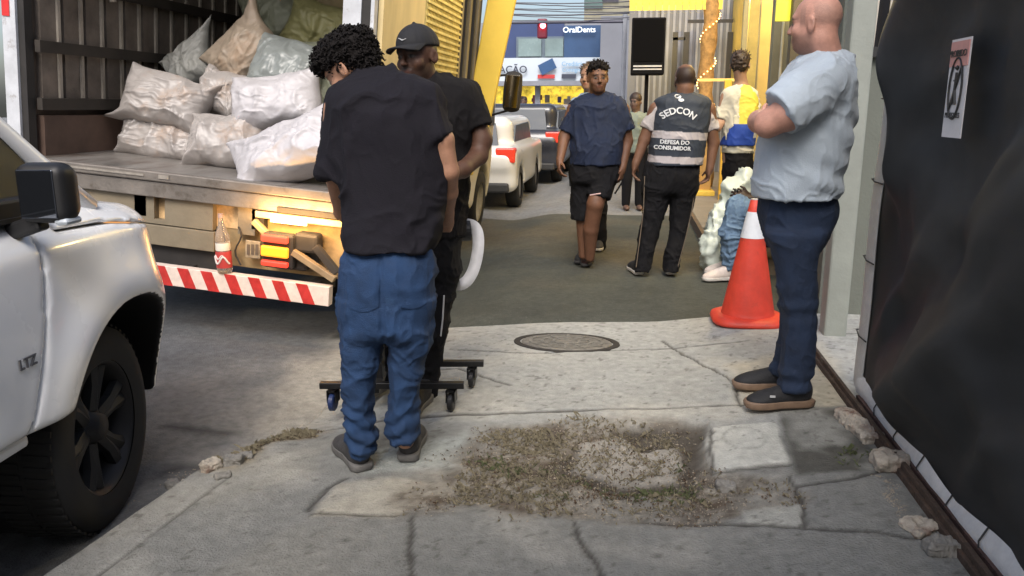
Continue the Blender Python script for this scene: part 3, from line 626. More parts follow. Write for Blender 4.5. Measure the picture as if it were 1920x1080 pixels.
# traffic signal and its arm, cables
tl_=thing('traffic_signal','red traffic light hanging from a long thin arm over the street','traffic light',(0,22,0))
a=vd(930,43,22); b_=vd(1172,44,22); MB().tube([(a[0],a[1],a[2]),(b_[0],a[1],b_[2])],.035,8).build('arm',mat('arm_dark',(.06,.06,.09),.5),tl_,True)
MB().tube([(b_[0],a[1],0),(b_[0],a[1],b_[2]+.2)],.06,8).build('mast',mat('mast_grey',(.32,.33,.36),.5),tl_,True)
c=vd(1017,54,22); MB().box((c[0]-.13,c[1]-.1,c[2]-.25),(c[0]+.13,c[1]+.1,c[2]+.25)).build('housing',mat('signal_red_dark',(.16,.01,.03),.5),tl_,True,bevel=.04)
c=vd(1018,48,21.85); MB().lathe([(0,-.02),(.05,-.015),(.075,0)],(c[0],c[1]-.02,c[2]),ax=[(1,0,0),(0,0,1),(0,1,0)],n=16).build('lamp',mat('signal_lamp',(1,.2,.2),.4,emit=(1,.12,.15),es=10),tl_,True)
Mcab=mat('cable_black',(.10,.10,.12),.6)
rr=random.Random(3)
descr=['topmost sagging cable','second cable from the top','third cable from the top','middle sagging cable','thick cable below the middle','thin low cable','lowest overhead cable']
for k in range(7):
    y0=2+k*5.5; D_=18+k*.6; pts=[]
    for i in range(14):
        s0=i/13; px=930+s0*300; py=y0+rr.uniform(-1,1)*.5+(s0-.5)*rr.uniform(4,6)*(1 if k%2 else -1)+4*math.sin(s0*3.1); pts.append(vd(px,py,D_))
    o=MB().tube(pts,.012+.006*(k==4),5).build('overhead_cable',Mcab); tag(o,'%s across the pale sky above the street'%descr[k],'cable','overhead cables across the street')
# parked cars far away and a motorbike
def car(name,label,x,y,z,W_,L_,H_,paint,grp,rot=0,tail=(.7,.05,.02)):
    t=thing(name,label,'car',(x,y,z),(0,0,rot),grp)
    gl=mat('car_glass',(.05,.06,.075),.3,spec=.25); rb_=mat('tyre',(.015,.015,.015),.85,.2,20); bp=mat('car_trim',(.03,.03,.03),.6)
    F_=Field(.03); hw=W_/2
    F_.box((0,L_/2,.58*H_*.62+.12),(hw,L_/2,.30*H_/1.45+.06),rd=.13)
    F_.box((0,L_*.45,H_*.75),(hw-.12,L_*.33,H_*.25),rd=.18,k=.10)
    F_.box((0,.2,H_*.52),(hw-.02,.25,.16),rd=.14,k=.08)
    for yy_ in (.72,L_-.8):
        for sx in (-1,1): F_.cap((sx*(hw+.05),yy_,.32),(sx*(hw-.25),yy_,.32),.36,k=.0,sub=True)
    V,F=F_.mesh(); V=relax(V,F,3); link('body',V,F,paint,t,False,True)
    rw=MB(); rw.add([(-hw+.26,.10,H_*.60),(hw-.26,.10,H_*.60),(hw-.34,.30,H_*.93),(-hw+.34,.30,H_*.93),(-hw+.26,.16,H_*.60),(hw-.26,.16,H_*.60),(hw-.34,.36,H_*.93),(-hw+.34,.36,H_*.93)],[(0,1,2,3),(7,6,5,4),(0,4,5,1),(1,5,6,2),(2,6,7,3),(3,7,4,0)])
    rw.build('rear_window',gl,t)
    for sx in (-1,1):
        MB().prism([(.55,H_*.66),(.75,H_*.90),(L_*.62,H_*.92),(L_*.74,H_*.68)],sx*(hw-.135),sx*(hw-.10)).build('side_window',gl,t)
        MB().box((sx*(hw-.19)-.10,-.03,.50*H_+.03),(sx*(hw-.19)+.20*(sx>0)*.9+.10*(sx<0),.20,.50*H_+.24)).build('tail_light',mat('tail_lens',(.5,.03,.02),.25,emit=(1,.10,.03),es=.18),t,bevel=.02)
        for yy_ in (.72,L_-.8):
            w=MB().lathe([(.2,-.1),(.3,-.1),(.325,-.06),(.325,.06),(.3,.1),(.2,.1)],(sx*(hw-.12),yy_,.32),ax=[(0,1,0),(0,0,1),(1,0,0)],n=24).build('wheel',rb_,t,smooth=True)
            MB().lathe([(0,.05),(.1,.07),(.2,.08),(.2,-.08)],(sx*(hw-.12),yy_,.32),ax=[(0,1,0),(0,0,sx),(sx,0,0)],n=16).build('rim',mat('rim_silver',(.35,.35,.36),.35,metal=.7),w)
    MB().box((-hw+.1,-.04,.28),(hw-.1,.1,.42)).build('bumper',bp,t,bevel=.03)
    MB().box((-.2,-.055,.47),(.2,-.035,.6)).build('plate',mat('plate_grey',(.5,.5,.5),.5),t)
    return t
Mcw=mat('car_white',(.62,.61,.57),.3,.05,2,coat=.6); Mcd=mat('car_dark',(.03,.032,.04),.3,coat=.6); Mcs=mat('car_silver',(.3,.31,.33),.35,metal=.3,coat=.5)
car('parked_car','white hatchback with orange red tail lamp parked just beyond the truck',-2.40,11.5,-.10,1.62,3.7,1.36,Mcw,'cars parked along the kerb')
car('parked_car','dark tall hatchback parked in front of the white hatchback',-2.16,15.8,-.10,1.70,4.2,1.56,Mcd,'cars parked along the kerb')
car('parked_car','silver grey car third in the parked row',-1.98,20.6,-.10,1.7,3.9,1.48,Mcs,'cars parked along the kerb')
def moto(x,y,z,label,rot):
    t=thing('motorbike',label,'motorbike',(x,y,z),(.0,.12,rot),'motorbikes parked by the row of cars'); rb_=MT['tyre']
    for yy_,nm in ((0,'wheel'),(1.25,'wheel')):
        w=MB(); 
        pts=[(0,yy_+.27*math.cos(a),.3+.27*math.sin(a)) for a in np.linspace(0,6.2832,22)]; w.tube(pts,.045,7,False); w_=w.build(nm,rb_,t,smooth=True)
        r=MB(); 
        for k in range(6): r.tube([(0,yy_,.3),(0,yy_+.25*math.cos(k*1.047),.3+.25*math.sin(k*1.047))],.008,4)
        r.build('spokes',MT['rim_silver'],w_)
    F_=Field(.02); F_.cap((0,.75,.78),(0,.98,.80),.12,.10,k=.03); F_.cap((0,.45,.72),(0,.05,.80),.09,.06,k=.05); F_.box((0,.6,.42),(.13,.2,.15),rd=.05,k=.04)
    V,F=F_.mesh(); link('body',V,F,Mcd,t,False,True)
    MB().tube([(0,1.0,.8),(0,1.25,.3)],.03,6).tube([(-.34,.9,1.0),(-.1,1.02,.96),(.1,1.02,.96),(.34,.9,1.0)],.014,6).build('handlebar',MT['rim_silver'],t)
    MB().box((-.05,-.16,.62),(.05,-.08,.72)).build('tail_light',MT['tail_lens'],t,bevel=.01)
    for sx in (-1,1): MB().tube([(sx*.3,.92,1.0),(sx*.33,.9,1.16)],.008,5).lathe([(0,-.01),(.05,-.008),(.055,.005)],(sx*.33,.9,1.2),ax=[(1,0,0),(0,0,1),(0,1,0)],n=12).build('mirror',MT['car_trim'],t,smooth=False)
    return t
moto(-.82,13.6,-.05,'dark motorbike nearest in the pair beside the parked cars',.15); moto(-.7,15.4,-.05,'second dark motorbike further along the parked cars',.2)
# unseen low building behind the camera, canopy added to shade the near pavement
bb=thing('unseen_building_behind','unseen low building continuing the right hand row behind the camera, with added shade canopy','building',(2,-3,0)); MB().box((1.3,-6,0),(5,.1,3.2)).build('wall',mat('behind_render',(.22,.21,.2),.9,.1,1),bb,True); MB().box((-.9,-4.5,2.6),(1.29,.0,2.68)).build('canopy',mat('shade_canopy_grey',(.12,.12,.12),.8),bb,True)
# lamps: lit yellow lamps of the shops on the right
def lamp(loc,e,col,r=.05,name='shop_lamp',label='',grp='lit lamps of the shop frontage'):
    t=thing(name,label,'lamp',loc,group=grp)
    MB().lathe([(0,-r),(r*.7,-r*.7),(r,0),(r*.7,r*.7),(0,r)],n=14).build('bulb',mat('bulb_%d'%int(e),(1,.9,.6),.5,emit=col,es=7),t,smooth=True)
    MB().lathe([(r*.5,r),(r*.5,r*1.8),(0,r*1.8)],n=10).tube([(0,0,r*1.8),(0,0,r*1.8+.35)],.006,5).build('socket',mat('socket_dark',(.03,.03,.03),.5),t)
    l=bpy.data.lights.new('lamp_light','POINT'); l.energy=e; l.color=col; l.shadow_soft_size=.1; o=bpy.data.objects.new('lamp_light',l); COL.objects.link(o); o.parent=t; o.location=(0,0,-.15); return t
lamp((1.35,8.6,2.95),45,(1,.72,.25),label='lit warm bulb hanging over the near end of the right hand shops')
lamp((1.3,11.2,3.0),60,(1,.72,.22),label='lit warm bulb hanging over the bib wearer at the right hand shops')
lamp((.5,15.2,2.75),50,(1,.74,.25),label='lit warm bulb hanging below the yellow awning')
lamp((1.55,6.3,3.3),105,(1,.76,.34),label='lit warm bulb over the driveway above the seated person')
# ================================================================ BOX TRUCK
LEAN=math.radians(5.5); ZB=.97
T0=Vector((-1.577-ZB*math.sin(LEAN),4.76,.868-ZB*math.cos(LEAN)))
tk=thing('box_truck','open box truck with yellow side flange and red white striped bumper','truck',T0,(0,LEAN,0))
TM=np.array(wm(tk)); TI=np.linalg.inv(TM)
def tl(px,py,y=0.0):
    r=TI[:3,:3]@ray(px,py); o=TI[:3,:3]@CAM+TI[:3,3]; return o+r*((y-o[1])/r[1])
for q in ((30,290),(640,390),(300,395),(425,410),(515,470),(330,430),(300,495),(628,545),(300,530),(720,10),(672,10),(25,10)): print('tl',q,np.round(tl(*q),2))
WB=2.34; LB=3.25; HB=2.35
M_steel=mat('truck_steel',(.21,.185,.16),.5,.3,5,.3,50,metal=.3,dirt=((.10,.08,.06),6,.55)); M_tan=mat('truck_tan',(.22,.18,.12),.6,.25,3,.2,40,dirt=((.14,.10,.07),5,.58))
M_tdark=mat('truck_dark',(.025,.022,.02),.7,.4,8); M_yel=mat('truck_yellow',(.78,.55,.08),.45,.12,2,.1,30); M_int=mat('interior_brown',(.085,.065,.05),.75,.4,6,.3,40)
M_slat=mat('interior_slat',(.17,.14,.115),.6,.45,5,.2,60); M_slat_e=mat('slat_edge',(.34,.30,.25),.5,.3,5)
# box: floor, left wall, roof, front, right wall
def B(lo,hi,nm,m,par=tk,bev=0): return MB().box(lo,hi).build(nm,m,par,bevel=bev)
B((-WB,0,ZB-.06),(0,LB,ZB),'floor',mat('bed_floor',(.30,.28,.26),.38,.35,6,.35,40,metal=.5,dirt=((.16,.13,.11),7,.5),stretch=(1,.25,1)))
B((-WB,.02,ZB),(-WB+.04,LB,ZB+HB),'left_wall',M_int); B((-WB,LB-.05,ZB),(-.03,LB,ZB+HB),'front_wall',mat('front_wall_brown',(.16,.11,.05),.7,.5,2))
B((-WB,.02,ZB+HB),(0,LB,ZB+HB+.05),'roof',M_tan)
for k in range(14):
    y=.13+k*.225; B((-WB+.041,y,ZB+.30),(-WB+.075,y+.17,ZB+HB-.02),'wall_slat',M_slat); B((-WB+.076,y+.145,ZB+.32),(-WB+.092,y+.172,ZB+HB-.04),'slat_edge',M_slat_e)
M_dr=mat('rail_dark',(.035,.028,.022),.7,.4,8)
for z in (.30,.66,1.08,1.60): B((-WB+.093,.05,ZB+z),(-WB+.13,LB-.06,ZB+z+.075),'wall_rail',M_dr)
B((-WB+.045,.10,ZB+.001),(-WB+.10,LB-.06,ZB+.26),'kick_board',mat('kick_board',(.12,.075,.055),.7,.4,3))
rg=MB(); rr=random.Random(5)
for y,z0,l,w in ((.75,1.95,.55,.035),(.8,1.95,.40,.03),(.12,1.98,.3,.03),(.45,2.0,.25,.02)):
    pts=[(-WB+.16+.02*math.sin(i),y+.015*math.sin(i*1.7),ZB+z-l*i/7) for i in range(8)]; MB().tube(pts,[w*(.4+.8*rr.random()) for _ in range(8)],6).build('hanging_rag',mat('rag',(.33,.29,.24),.9,.3,20),tk,smooth=True)
# rear frame: posts and header
M_wpost=mat('post_white',(.55,.56,.58),.45,.2,8,.1,40,dirt=((.2,.16,.13),9,.6))
B((-WB-.06,-.03,ZB-.05),(-WB+.03,.05,ZB+HB+.1),'rear_post',M_wpost)
B((-WB+.031,-.01,ZB),(-WB+.075,.06,ZB+HB),'post_lining',M_tdark)
B((-WB-.055,-.036,ZB+.86),(-WB-.005,-.031,ZB+1.02),'red_reflector',mat('reflector_red',(.65,.03,.03),.3))
B((-.20,-.03,ZB-.0),(-.09,.05,ZB+HB+.1),'rear_post',M_wpost); B((-.089,-.02,ZB-.02),(-.035,.05,ZB+HB),'post_lining',M_tdark); B((-.034,-.025,ZB),(-.012,.04,ZB+HB),'door_jamb',M_wpost)
B((-WB+.03,-.03,ZB+HB-.05),(-.2,.05,ZB+HB+.1),'header_beam',M_tan)
# right outer side, from the back: timber panel, grille, uprights, yellow end flange
ws=B((-.011,.05,ZB-.02),(.02,1.02,ZB+HB),'timber_side_panel',mat('timber_panel',(.80,.63,.32),.6,.25,2.2,.25,30,stretch=(1,1,.3)))
B((-.011,1.02,ZB-.02),(.0,2.2,ZB+HB),'right_wall',mat('wall_behind_grille',(.30,.24,.11),.7,.4,4))
q=MB()
for k in range(27): y=1.05+k*.043; q.box((.012,y,ZB+.35),(.024,y+.016,ZB+HB-.02))
for k in range(44): z=ZB+.36+k*.045; q.box((.025,1.04,z),(.036,2.2,z+.018))
q.build('grille',mat('grille_yellow',(.85,.72,.30),.4,.3,9,metal=.2),tk)
B((-.011,2.2,ZB-.02),(.0,LB,ZB+HB),'right_wall',M_tdark)
for y,w,m in ((2.22,.07,M_tan),(2.40,.05,M_tdark),(2.55,.09,M_tan),(2.78,.05,M_tdark),(2.93,.07,M_tan)): B((.001,y,ZB-.05),(.03,y+w,ZB+HB),'side_upright',m)
yf=MB().prism([(2.98,ZB-.02),(2.98,ZB+HB+.1),(3.05,ZB+HB+.1),(3.05,ZB-.02)],.032,.27); yv=yf.v; 
V=np.array(yv); V[:,0]=np.where(V[:,0]>.1, .16+(V[:,2]-ZB)*.13, -.06+(V[:,2]-ZB)*.10); link('yellow_flange',V,yf.f,M_yel,tk,False,bevel=.015)
B((-.08,2.99,ZB-.12),(.09,3.06,ZB-.021),'flange_foot',M_yel,bev=.02)
# chassis below the right side: fuel tank, mudguard, wheel, bars
q=MB().box((-.2,.3,ZB-.16),(-.1,LB,ZB-.06)).box((-WB+.1,.3,ZB-.16),(-WB+.2,LB,ZB-.06))
for y in (.1,.9,1.7,2.5): q.box((-WB+.02,y,ZB-.13),(-.02,y+.06,ZB-.061))
for x in (-.75,-1.55): q.box((x,.0,ZB-.30),(x+.08,LB+2,ZB-.165))
q.build('chassis',M_tdark,tk)
for y,x,z0,m in ((1.85,-.02,.30,M_tdark),(2.1,-.0,.25,M_yel),(2.35,.0,.33,M_tdark),(2.6,.0,.3,mat('bar_cream',(.6,.5,.28),.5,.2,5)),(2.8,.0,.33,M_tdark)): B((x-.06,y,z0),(x-.0,y+.07,ZB-.06),'side_guard_bar',m)
tyre_m=mat('tyre',(.015,.015,.015),.85,.2,20)
def twheel(x,y,r=.37,w=.2,side=1,zc=None):
    zc=r if zc is None else zc
    o=MB().lathe([(r*.6,-w/2),(r*.93,-w/2),(r,-w*.36),(r,w*.36),(r*.93,w/2),(r*.6,w/2)],(x,y,zc),ax=[(0,1,0),(0,0,1),(1,0,0)],n=36).build('wheel',tyre_m,tk,smooth=True)
    MB().lathe([(0,.02),(r*.25,.04),(r*.3,w*.2),(r*.58,w*.3),(r*.6,w*.48),(r*.6,-w*.48)],(x,y,zc),ax=[(0,1,0),(0,0,side),(side,0,0)],n=24).build('rim',mat('truck_rim',(.35,.33,.28),.5,.3,9),o,smooth=True)
twheel(-.30,1.15,side=1,zc=.36); twheel(-WB+.38,1.15,side=-1,zc=.36); twheel(-.52,1.15,side=1,zc=.36); twheel(-WB+.6,1.15,side=-1,zc=.36)
MB().tube([(-.4,1.15,.37),(-WB+.4,1.15,.37)],.06,8).build('axle',M_tdark,tk)
# cab
cb=Field(.03); cb.box((-1.1,4.35,1.15),(1.02,.85,.85),rd=.16); cb.box((-1.1,4.9,.75),(1.0,.45,.30),rd=.12,k=.05)
for sx in (-2.14,-.06): cb.cap((sx+.2,4.6,.38),(sx-.2,4.6,.38),.46,k=0,sub=True)
V,F=cb.mesh(); link('cab',relax(V,F,2),F,mat('cab_cream',(.66,.60,.44),.35,.08,2,coat=.4),tk,False,True)
twheel(-.2,4.6,.38,.22,1); twheel(-2.0,4.6,.38,.22,-1)
MB().prism([(3.85,1.25),(3.9,1.8),(4.75,1.8),(5.02,1.28)],-.078,-.062).build('side_window',mat('car_glass',(.03,.035,.04),.08),tk)
mr=thing('tmp','x','x'); bpy.data.objects.remove(mr)
mc=tl(961,172,4.6); F_=Field(.012); F_.ell(mc,(.10,.05,.23),k=0); F_.box(mc+np.array((0,.0,0)),(.10,.055,.22),rd=.05,k=.03)
V,F=F_.mesh(); wmir=link('side_mirror',V,F,M_tdark,tk,False,True)
MB().box((mc[0]-.075,mc[1]-.066,mc[2]-.185),(mc[0]+.075,mc[1]-.052,mc[2]+.185)).build('mirror_glass',mat('mirror_glass',(.45,.42,.36),.08,.05,2,metal=1),wmir,bevel=.01)
MB().tube([(-.09,mc[1]+.1,mc[2]+.15),(mc[0],mc[1]+.05,mc[2]+.2)],.014,6).tube([(-.09,mc[1]+.1,mc[2]-.3),(mc[0],mc[1]+.05,mc[2]-.2)],.014,6).build('mirror_arm',M_tdark,wmir)
# tail: bed lip, cross beams, panels with slots
B((-WB-.05,-.05,ZB-.062),(-.02,-.001,ZB+.0),'bed_lip',M_steel,bev=.008)
B((-WB-.05,-.035,ZB-.165),(-.02,-.001,ZB-.066),'rear_sill',M_steel,bev=.006)
q=MB().box((-1.95,-.056,ZB-.035),(-1.45,-.0515,ZB-.022)).box((-1.35,-.056,ZB-.04),(-1.28,-.0515,ZB-.015)); q.build('scraped_strip',mat('scraped_metal',(.45,.40,.34),.4,.3,30,metal=.5),tk)
def TB(a,b,y0,y1,nm,m,par=tk,bev=0):
    p=tl(a[0],a[1],y0); r_=tl(b[0],b[1],y0); return MB().box((min(p[0],r_[0]),y0,min(p[2],r_[2])),(max(p[0],r_[0]),y1,max(p[2],r_[2]))).build(nm,m,par,bevel=bev)
zs=float(tl(330,424)[2]); zt_=ZB-.17; s1a,s1b=tl(289,392),tl(309,392); s2a,s2b=tl(399,405),tl(446,405); x0_,x1_=-WB+.05,float(tl(478,420)[0])
q=MB()
for a_,b_ in ((x0_,s1a[0]),(s1b[0],s2a[0]),(s2b[0],x1_)): q.box((a_,.0,zs),(b_,.05,zt_))
q.box((s1a[0],.0,zs),(s1b[0],.05,zs+.03)); q.build('rear_cross_panel',M_tan,tk)
for a_,b_ in ((s1a,s1b),(s2a,s2b)): B((a_[0]-.01,.055,zs+.02),(b_[0]+.01,.06,zt_),'slot_backing',mat('slot_glow_orange',(.75,.50,.25),.5,.5,12))  # orange lamp glow in the slots put into the backing colour
zl=float(tl(330,463)[2])
B((x0_,-.012,zl),(float(tl(403,450)[0]),.03,zs-.008),'lower_rear_panel',M_tan,bev=.004)
B((float(tl(403,450)[0]),.06,.40),(-.10,.09,zt_-.001),'lower_back_plate',mat('plate_tan',(.30,.21,.10),.6,.5,7),bev=.004)
B((x0_,.04,.36),(float(tl(403,450)[0]),.06,zl-.001),'dark_gap_panel',M_tdark)
ln=TB((478,395),(650,428),-.03,.01,'lamp_bar',mat('lamp_bar',(.55,.42,.22),.45,.3,9),bev=.004)
TB((507,407),(574,424),-.045,-.031,'lamp_lens',mat('work_lamp_lens',(1,.8,.5),.4,emit=(1,.62,.22),es=5),ln)
TB((519,398),(648,403),-.047,-.032,'dark_bracket',M_tdark)
# striped bumper
M_strR=mat('stripe_red',(.50,.035,.03),.4,.25,25); M_strW=mat('stripe_white',(.72,.60,.52),.4,.15,25)
bz0,bz1=.265,.390; bx0,bx1=-2.15,-.175
bm=B((bx0,-.13,bz0),(bx1,-.06,bz1),'striped_bumper',M_strW,bev=.004)
q=MB(); x=bx0+.02; p_=.158
while x<bx1-.01:
    A=[(x+.055,bz0+.001),(x+.055+.075,bz0+.001),(x+.075,bz1-.001),(x,bz1-.001)]
    A=[(min(max(a_,bx0),bx1),b_) for a_,b_ in A]
    if A[1][0]-A[0][0]>.005: q.add([(a_,-.1335,b_) for a_,b_ in A]+[(a_,-.130,b_) for a_,b_ in A],[(0,1,2,3),(0,4,5,1),(1,5,6,2),(2,6,7,3),(3,7,4,0)])
    x+=p_
q.build('red_stripes',M_strR,bm)
for x in (-1.95,-1.2,-.35): B((x,-.06,bz0+.02),(x+.06,.3,bz1-.01),'bumper_bracket',M_tdark)
# tail lamp, plate, diagonal braces, hanging hose
th_=TB((492,434),(549,508),-.10,-.03,'tail_lamp_housing',M_tdark,bev=.02)
TB((488,439),(538,459),-.135,-.101,'tail_light',mat('lens_red',(.6,.03,.02),.3,emit=(1,.13,.06),es=.7),th_,.01)
TB((488,460),(538,486),-.138,-.102,'tail_light',mat('lens_amber',(.8,.3,.02),.3,emit=(1,.30,.02),es=1.0),th_,.01)
TB((488,487),(538,504),-.135,-.101,'tail_light',mat('lens_red2',(.6,.03,.02),.3,emit=(1,.08,.04),es=.6),th_,.01)
pt_=TB((460,450),(487,486),-.02,-.005,'number_plate',mat('number_plate_metal',(.30,.25,.17),.5,.4,18),bev=.004)
for k in range(3): TB((463+k*8,458),(468+k*8,478),-.0245,-.021,'plate_characters',mat('plate_ink',(.10,.08,.06),.6),pt_)
M_br=mat('brace_tan',(.30,.22,.13),.55,.3,9,metal=.2)
def BR(a,b,y,w,m,nm): MB().bar(tl(*a,y),tl(*b,y),.05,w).build(nm,m,tk,bevel=.004)
BR((476,414),(510,448),-.05,.035,M_br,'diagonal_brace'); BR((550,472),(628,524),-.09,.04,M_br,'diagonal_brace'); BR((592,462),(632,512),-.06,.045,M_tdark,'diagonal_brace')
TB((551,436),(594,478),-.08,.03,'coupling_block',M_tdark,bev=.02); TB((540,470),(575,510),-.04,.03,'coupling_block',M_tdark,bev=.02); TB((570,436),(596,505),.0,.04,'coupling_block',M_tdark,bev=.02)
MB().tube([tl(447+6*math.sin(i*.9),425+i*9,-.02) for i in range(9)],.006,5).build('hanging_wire',M_tdark,tk)
l=bpy.data.lights.new('work_lamp_light','AREA'); l.shape='RECTANGLE'; l.size=.5; l.size_y=.05; l.energy=5; l.color=(1,.56,.2); o=bpy.data.objects.new('work_lamp_light',l); COL.objects.link(o); o.parent=ln; a_=tl(540,412,-.17); o.location=a_; o.rotation_euler=(math.radians(78),0,0)
# soft drink bottle standing on the bumper
bp=TM[:3,:3]@np.array((tl(422,507,-.1)[0],-.1,bz1))+TM[:3,3]
bt=thing('plastic_bottle','clear plastic drink bottle with red label standing on the striped bumper','bottle',bp)
MB().lathe([(0,.0),(.042,.0),(.047,.02),(.047,.09),(.044,.10),(.044,.19),(.047,.2),(.040,.25),(.018,.31),(.014,.345),(.013,.35)],n=24).build('clear_body',mat('clear_plastic',(.9,.8,.7),.08,.02,5,trans=.85),bt,smooth=True)
lb=MB().lathe([(.0475,.035),(.0485,.04),(.0485,.135),(.0475,.14)],n=24).build('label',mat('label_red',(.45,.05,.045),.4),bt,smooth=True)
q=MB(); q.tube([(.05*math.sin(a),-.05*math.cos(a),.085+.022*math.sin(a*4)) for a in np.linspace(-1.3,1.2,18)],.006,5); q.tube([(.05*math.sin(a),-.05*math.cos(a),.105+.012*math.sin(a*6)) for a in np.linspace(-.9,.6,14)],.004,5); q.build('white_swirl',mat('swirl_white',(.7,.62,.58),.5),lb)
MB().lathe([(.0445,.145),(.0455,.15),(.0455,.19),(.0445,.195)],n=24).build('frosted_band',mat('frosted_band',(.75,.68,.58),.5),bt,smooth=True)
MB().lathe([(.0,.375),(.016,.375),(.017,.35),(.0,.35)],n=16).build('cap',mat('cap_clear_red',(.45,.3,.25),.4),bt)
# ---------------------------------------------------------------- rubble sacks on the bed
M_sack=mat('sack_white',(.36,.33,.31),.4,.16,5,.25,35,dirt=((.36,.27,.21),3.5,.53)); M_sack2=mat('sack_pale',(.48,.46,.47),.45,.12,5,.25,35); M_sackg=mat('sack_green_grey',(.20,.21,.15),.55,.3,4,.3,30); M_sacky=mat('sack_yellow_green',(.22,.21,.09),.5,.3,4,.3,30)
def sack(cpx,cpy,y,w,h_,th,rot,tilt,label,m,ear=.0,yaw=0,seed=0,nrm_wr=1.0):
    n=64; u,v=np.meshgrid(np.linspace(-1,1,n),np.linspace(-1,1,n)); edge=np.clip(1-np.maximum(np.abs(u),np.abs(v))**2.6,0,1)
    t=edge**.42*(1-.25*(u*u+v*v)*.5)*(.75+.25*np.tanh(2.5*(-v+.7)))
    pull=1-.13*(1-np.abs(u)**2)*np.abs(v)**2-.0; pull2=1-.13*(1-np.abs(v)**2)*np.abs(u)**2
    e=1+ear*((np.abs(u)*np.abs(v))**4)*(u*v>0)
    Xs=u*w/2*pull2*e; Zs=v*h_/2*pull*e
    q=np.stack([Xs*1,Zs*1,0*u+seed],-1); Xs=Xs+(fbm(q,2.6,seed+20)-.5)*.22; Zs=Zs+(fbm(q,3.0,seed+21)-.5)*.16; wq=q+np.stack([fbm(q,4,seed+30)-.5,fbm(q,4,seed+31)-.5,0*u],-1)*.25; dr=np.array((1.0,.38,0)) if seed%2 else np.array((.45,1.0,0))
    rad=np.stack([np.arctan2(v,u)*2.2+0*u,np.hypot(u,v)*.6,0*u+seed],-1)
    wr=(ridge(rad,2.6,seed)-.5)*.022*np.hypot(u,v)**1.5*nrm_wr+(fbm(q,7,seed)-.5)*.10+(ridge(wq*dr,10,seed+2)**4-.25)*.030*nrm_wr+(ridge(wq,22,seed+3)**4-.25)*.016+(ridge(wq,44,seed+6)**3-.3)*.005
    lump=(fbm(q,4,seed+5)-.5)*.35+1
    Yf=-(t*th/2*lump)-wr*edge**.5*.8-.003; Yb=t*th/2*lump+wr*edge**.5*.6+.003
    wav=(vn(q,5,seed+8)-.5)*.05*(1-edge); sag=-.10*h_*(1-u*u)*0
    A=np.stack([Xs,Yf+wav,Zs+sag],-1).reshape(-1,3); Bk=np.stack([Xs,Yb+wav,Zs+sag],-1).reshape(-1,3)
    F=gridfaces(n,n); b=[i for i in range(n)]+[i*n+n-1 for i in range(1,n)]+[n*n-1-i for i in range(1,n)]+[(n-1-i)*n for i in range(1,n-1)]
    b=np.array(b); bn=np.roll(b,-1); Fr=np.stack([bn,b,b+n*n,bn+n*n],1)
    V=np.concatenate([A,Bk]); F=np.concatenate([F,F[:,::-1]+n*n,Fr])
    R=np.array(Euler((tilt,rot,yaw),'XYZ').to_matrix()); c=TM[:3,:3]@tl(cpx,cpy,y)+TM[:3,3]
    o=link('rubble_sack',V@R.T,F,m,None,True,True); o.location=c; tag(o,label,'sack','rubble sacks heaped on the truck bed'); return o
R=math.radians
sack(312,258,.85,.60,.36,.34,R(4),R(-25),'dirty white sack lying flat at the lower left of the heap on the truck bed',M_sack,seed=1,nrm_wr=1.6)
sack(316,192,.80,.64,.40,.30,R(14),R(-20),'cream sack with pointed left corner lying over the lower left sack',M_sack,.25,seed=2)
sack(430,262,.65,.62,.42,.36,R(-4),R(-25),'crumpled white sack at the bottom centre of the heap with frayed left corner',M_sack,.1,seed=3,nrm_wr=1.6)
sack(545,285,.22,.86,.46,.36,R(-20),R(-30),'big bright white sack at the front edge of the bed beside the curly haired man',M_sack2,.15,seed=4,nrm_wr=.7)
sack(515,192,.70,.66,.46,.34,R(-8),R(-20),'glossy grey white sack right of centre under the transparent plastic',M_sack2,.1,seed=5)
sack(428,178,1.02,.44,.40,.3,R(16),R(-15),'small mauve grey sack squeezed in the middle of the heap',MT['sack_white'],.1,seed=6)
sack(362,128,1.35,.50,.36,.26,R(-28),R(-10),'greyish sack whose pointed upper corner leans on the slatted wall',mat('sack_grey',(.26,.26,.24),.5,.2,5,.25,30),.45,seed=7)
sack(455,112,1.25,.56,.50,.28,R(-38),R(-8),'tall beige sack standing with one sharp corner up at the top of the heap',mat('sack_beige',(.36,.29,.22),.5,.2,5,.25,30,dirt=((.35,.25,.17),3,.5)),.5,seed=8)
sack(540,130,1.15,.60,.50,.34,R(12),R(-15),'translucent grey sack behind the curly haired man',mat('sack_clear',(.24,.26,.25),.3,.2,4,.25,25),.1,seed=9)
sack(520,60,2.0,.66,.80,.40,R(-10),R(0),'tall olive grey sack at the back of the box behind the beige sack',M_sackg,.15,seed=10)
sack(600,62,1.7,.62,.50,.34,R(15),R(5),'yellow green sack at the back right of the box beside the post',M_sacky,.2,seed=11)
sack(630,170,1.4,.70,.80,.4,R(0),R(0),'dull green sack at the right inside the box behind the curly hair',M_sackg,.1,seed=12)
sack(560,-10,2.3,.9,.5,.4,R(5),R(0),'brown olive sack on top of the rear stack inside the box',mat('sack_brown',(.19,.14,.08),.6,.3,4,.3,30),.1,seed=13)
sack(640,20,2.2,.7,.7,.4,R(-5),R(0),'dark ochre sack at the far right corner inside the box',mat('sack_ochre',(.22,.17,.08),.6,.3,4,.3,30),.1,seed=14)

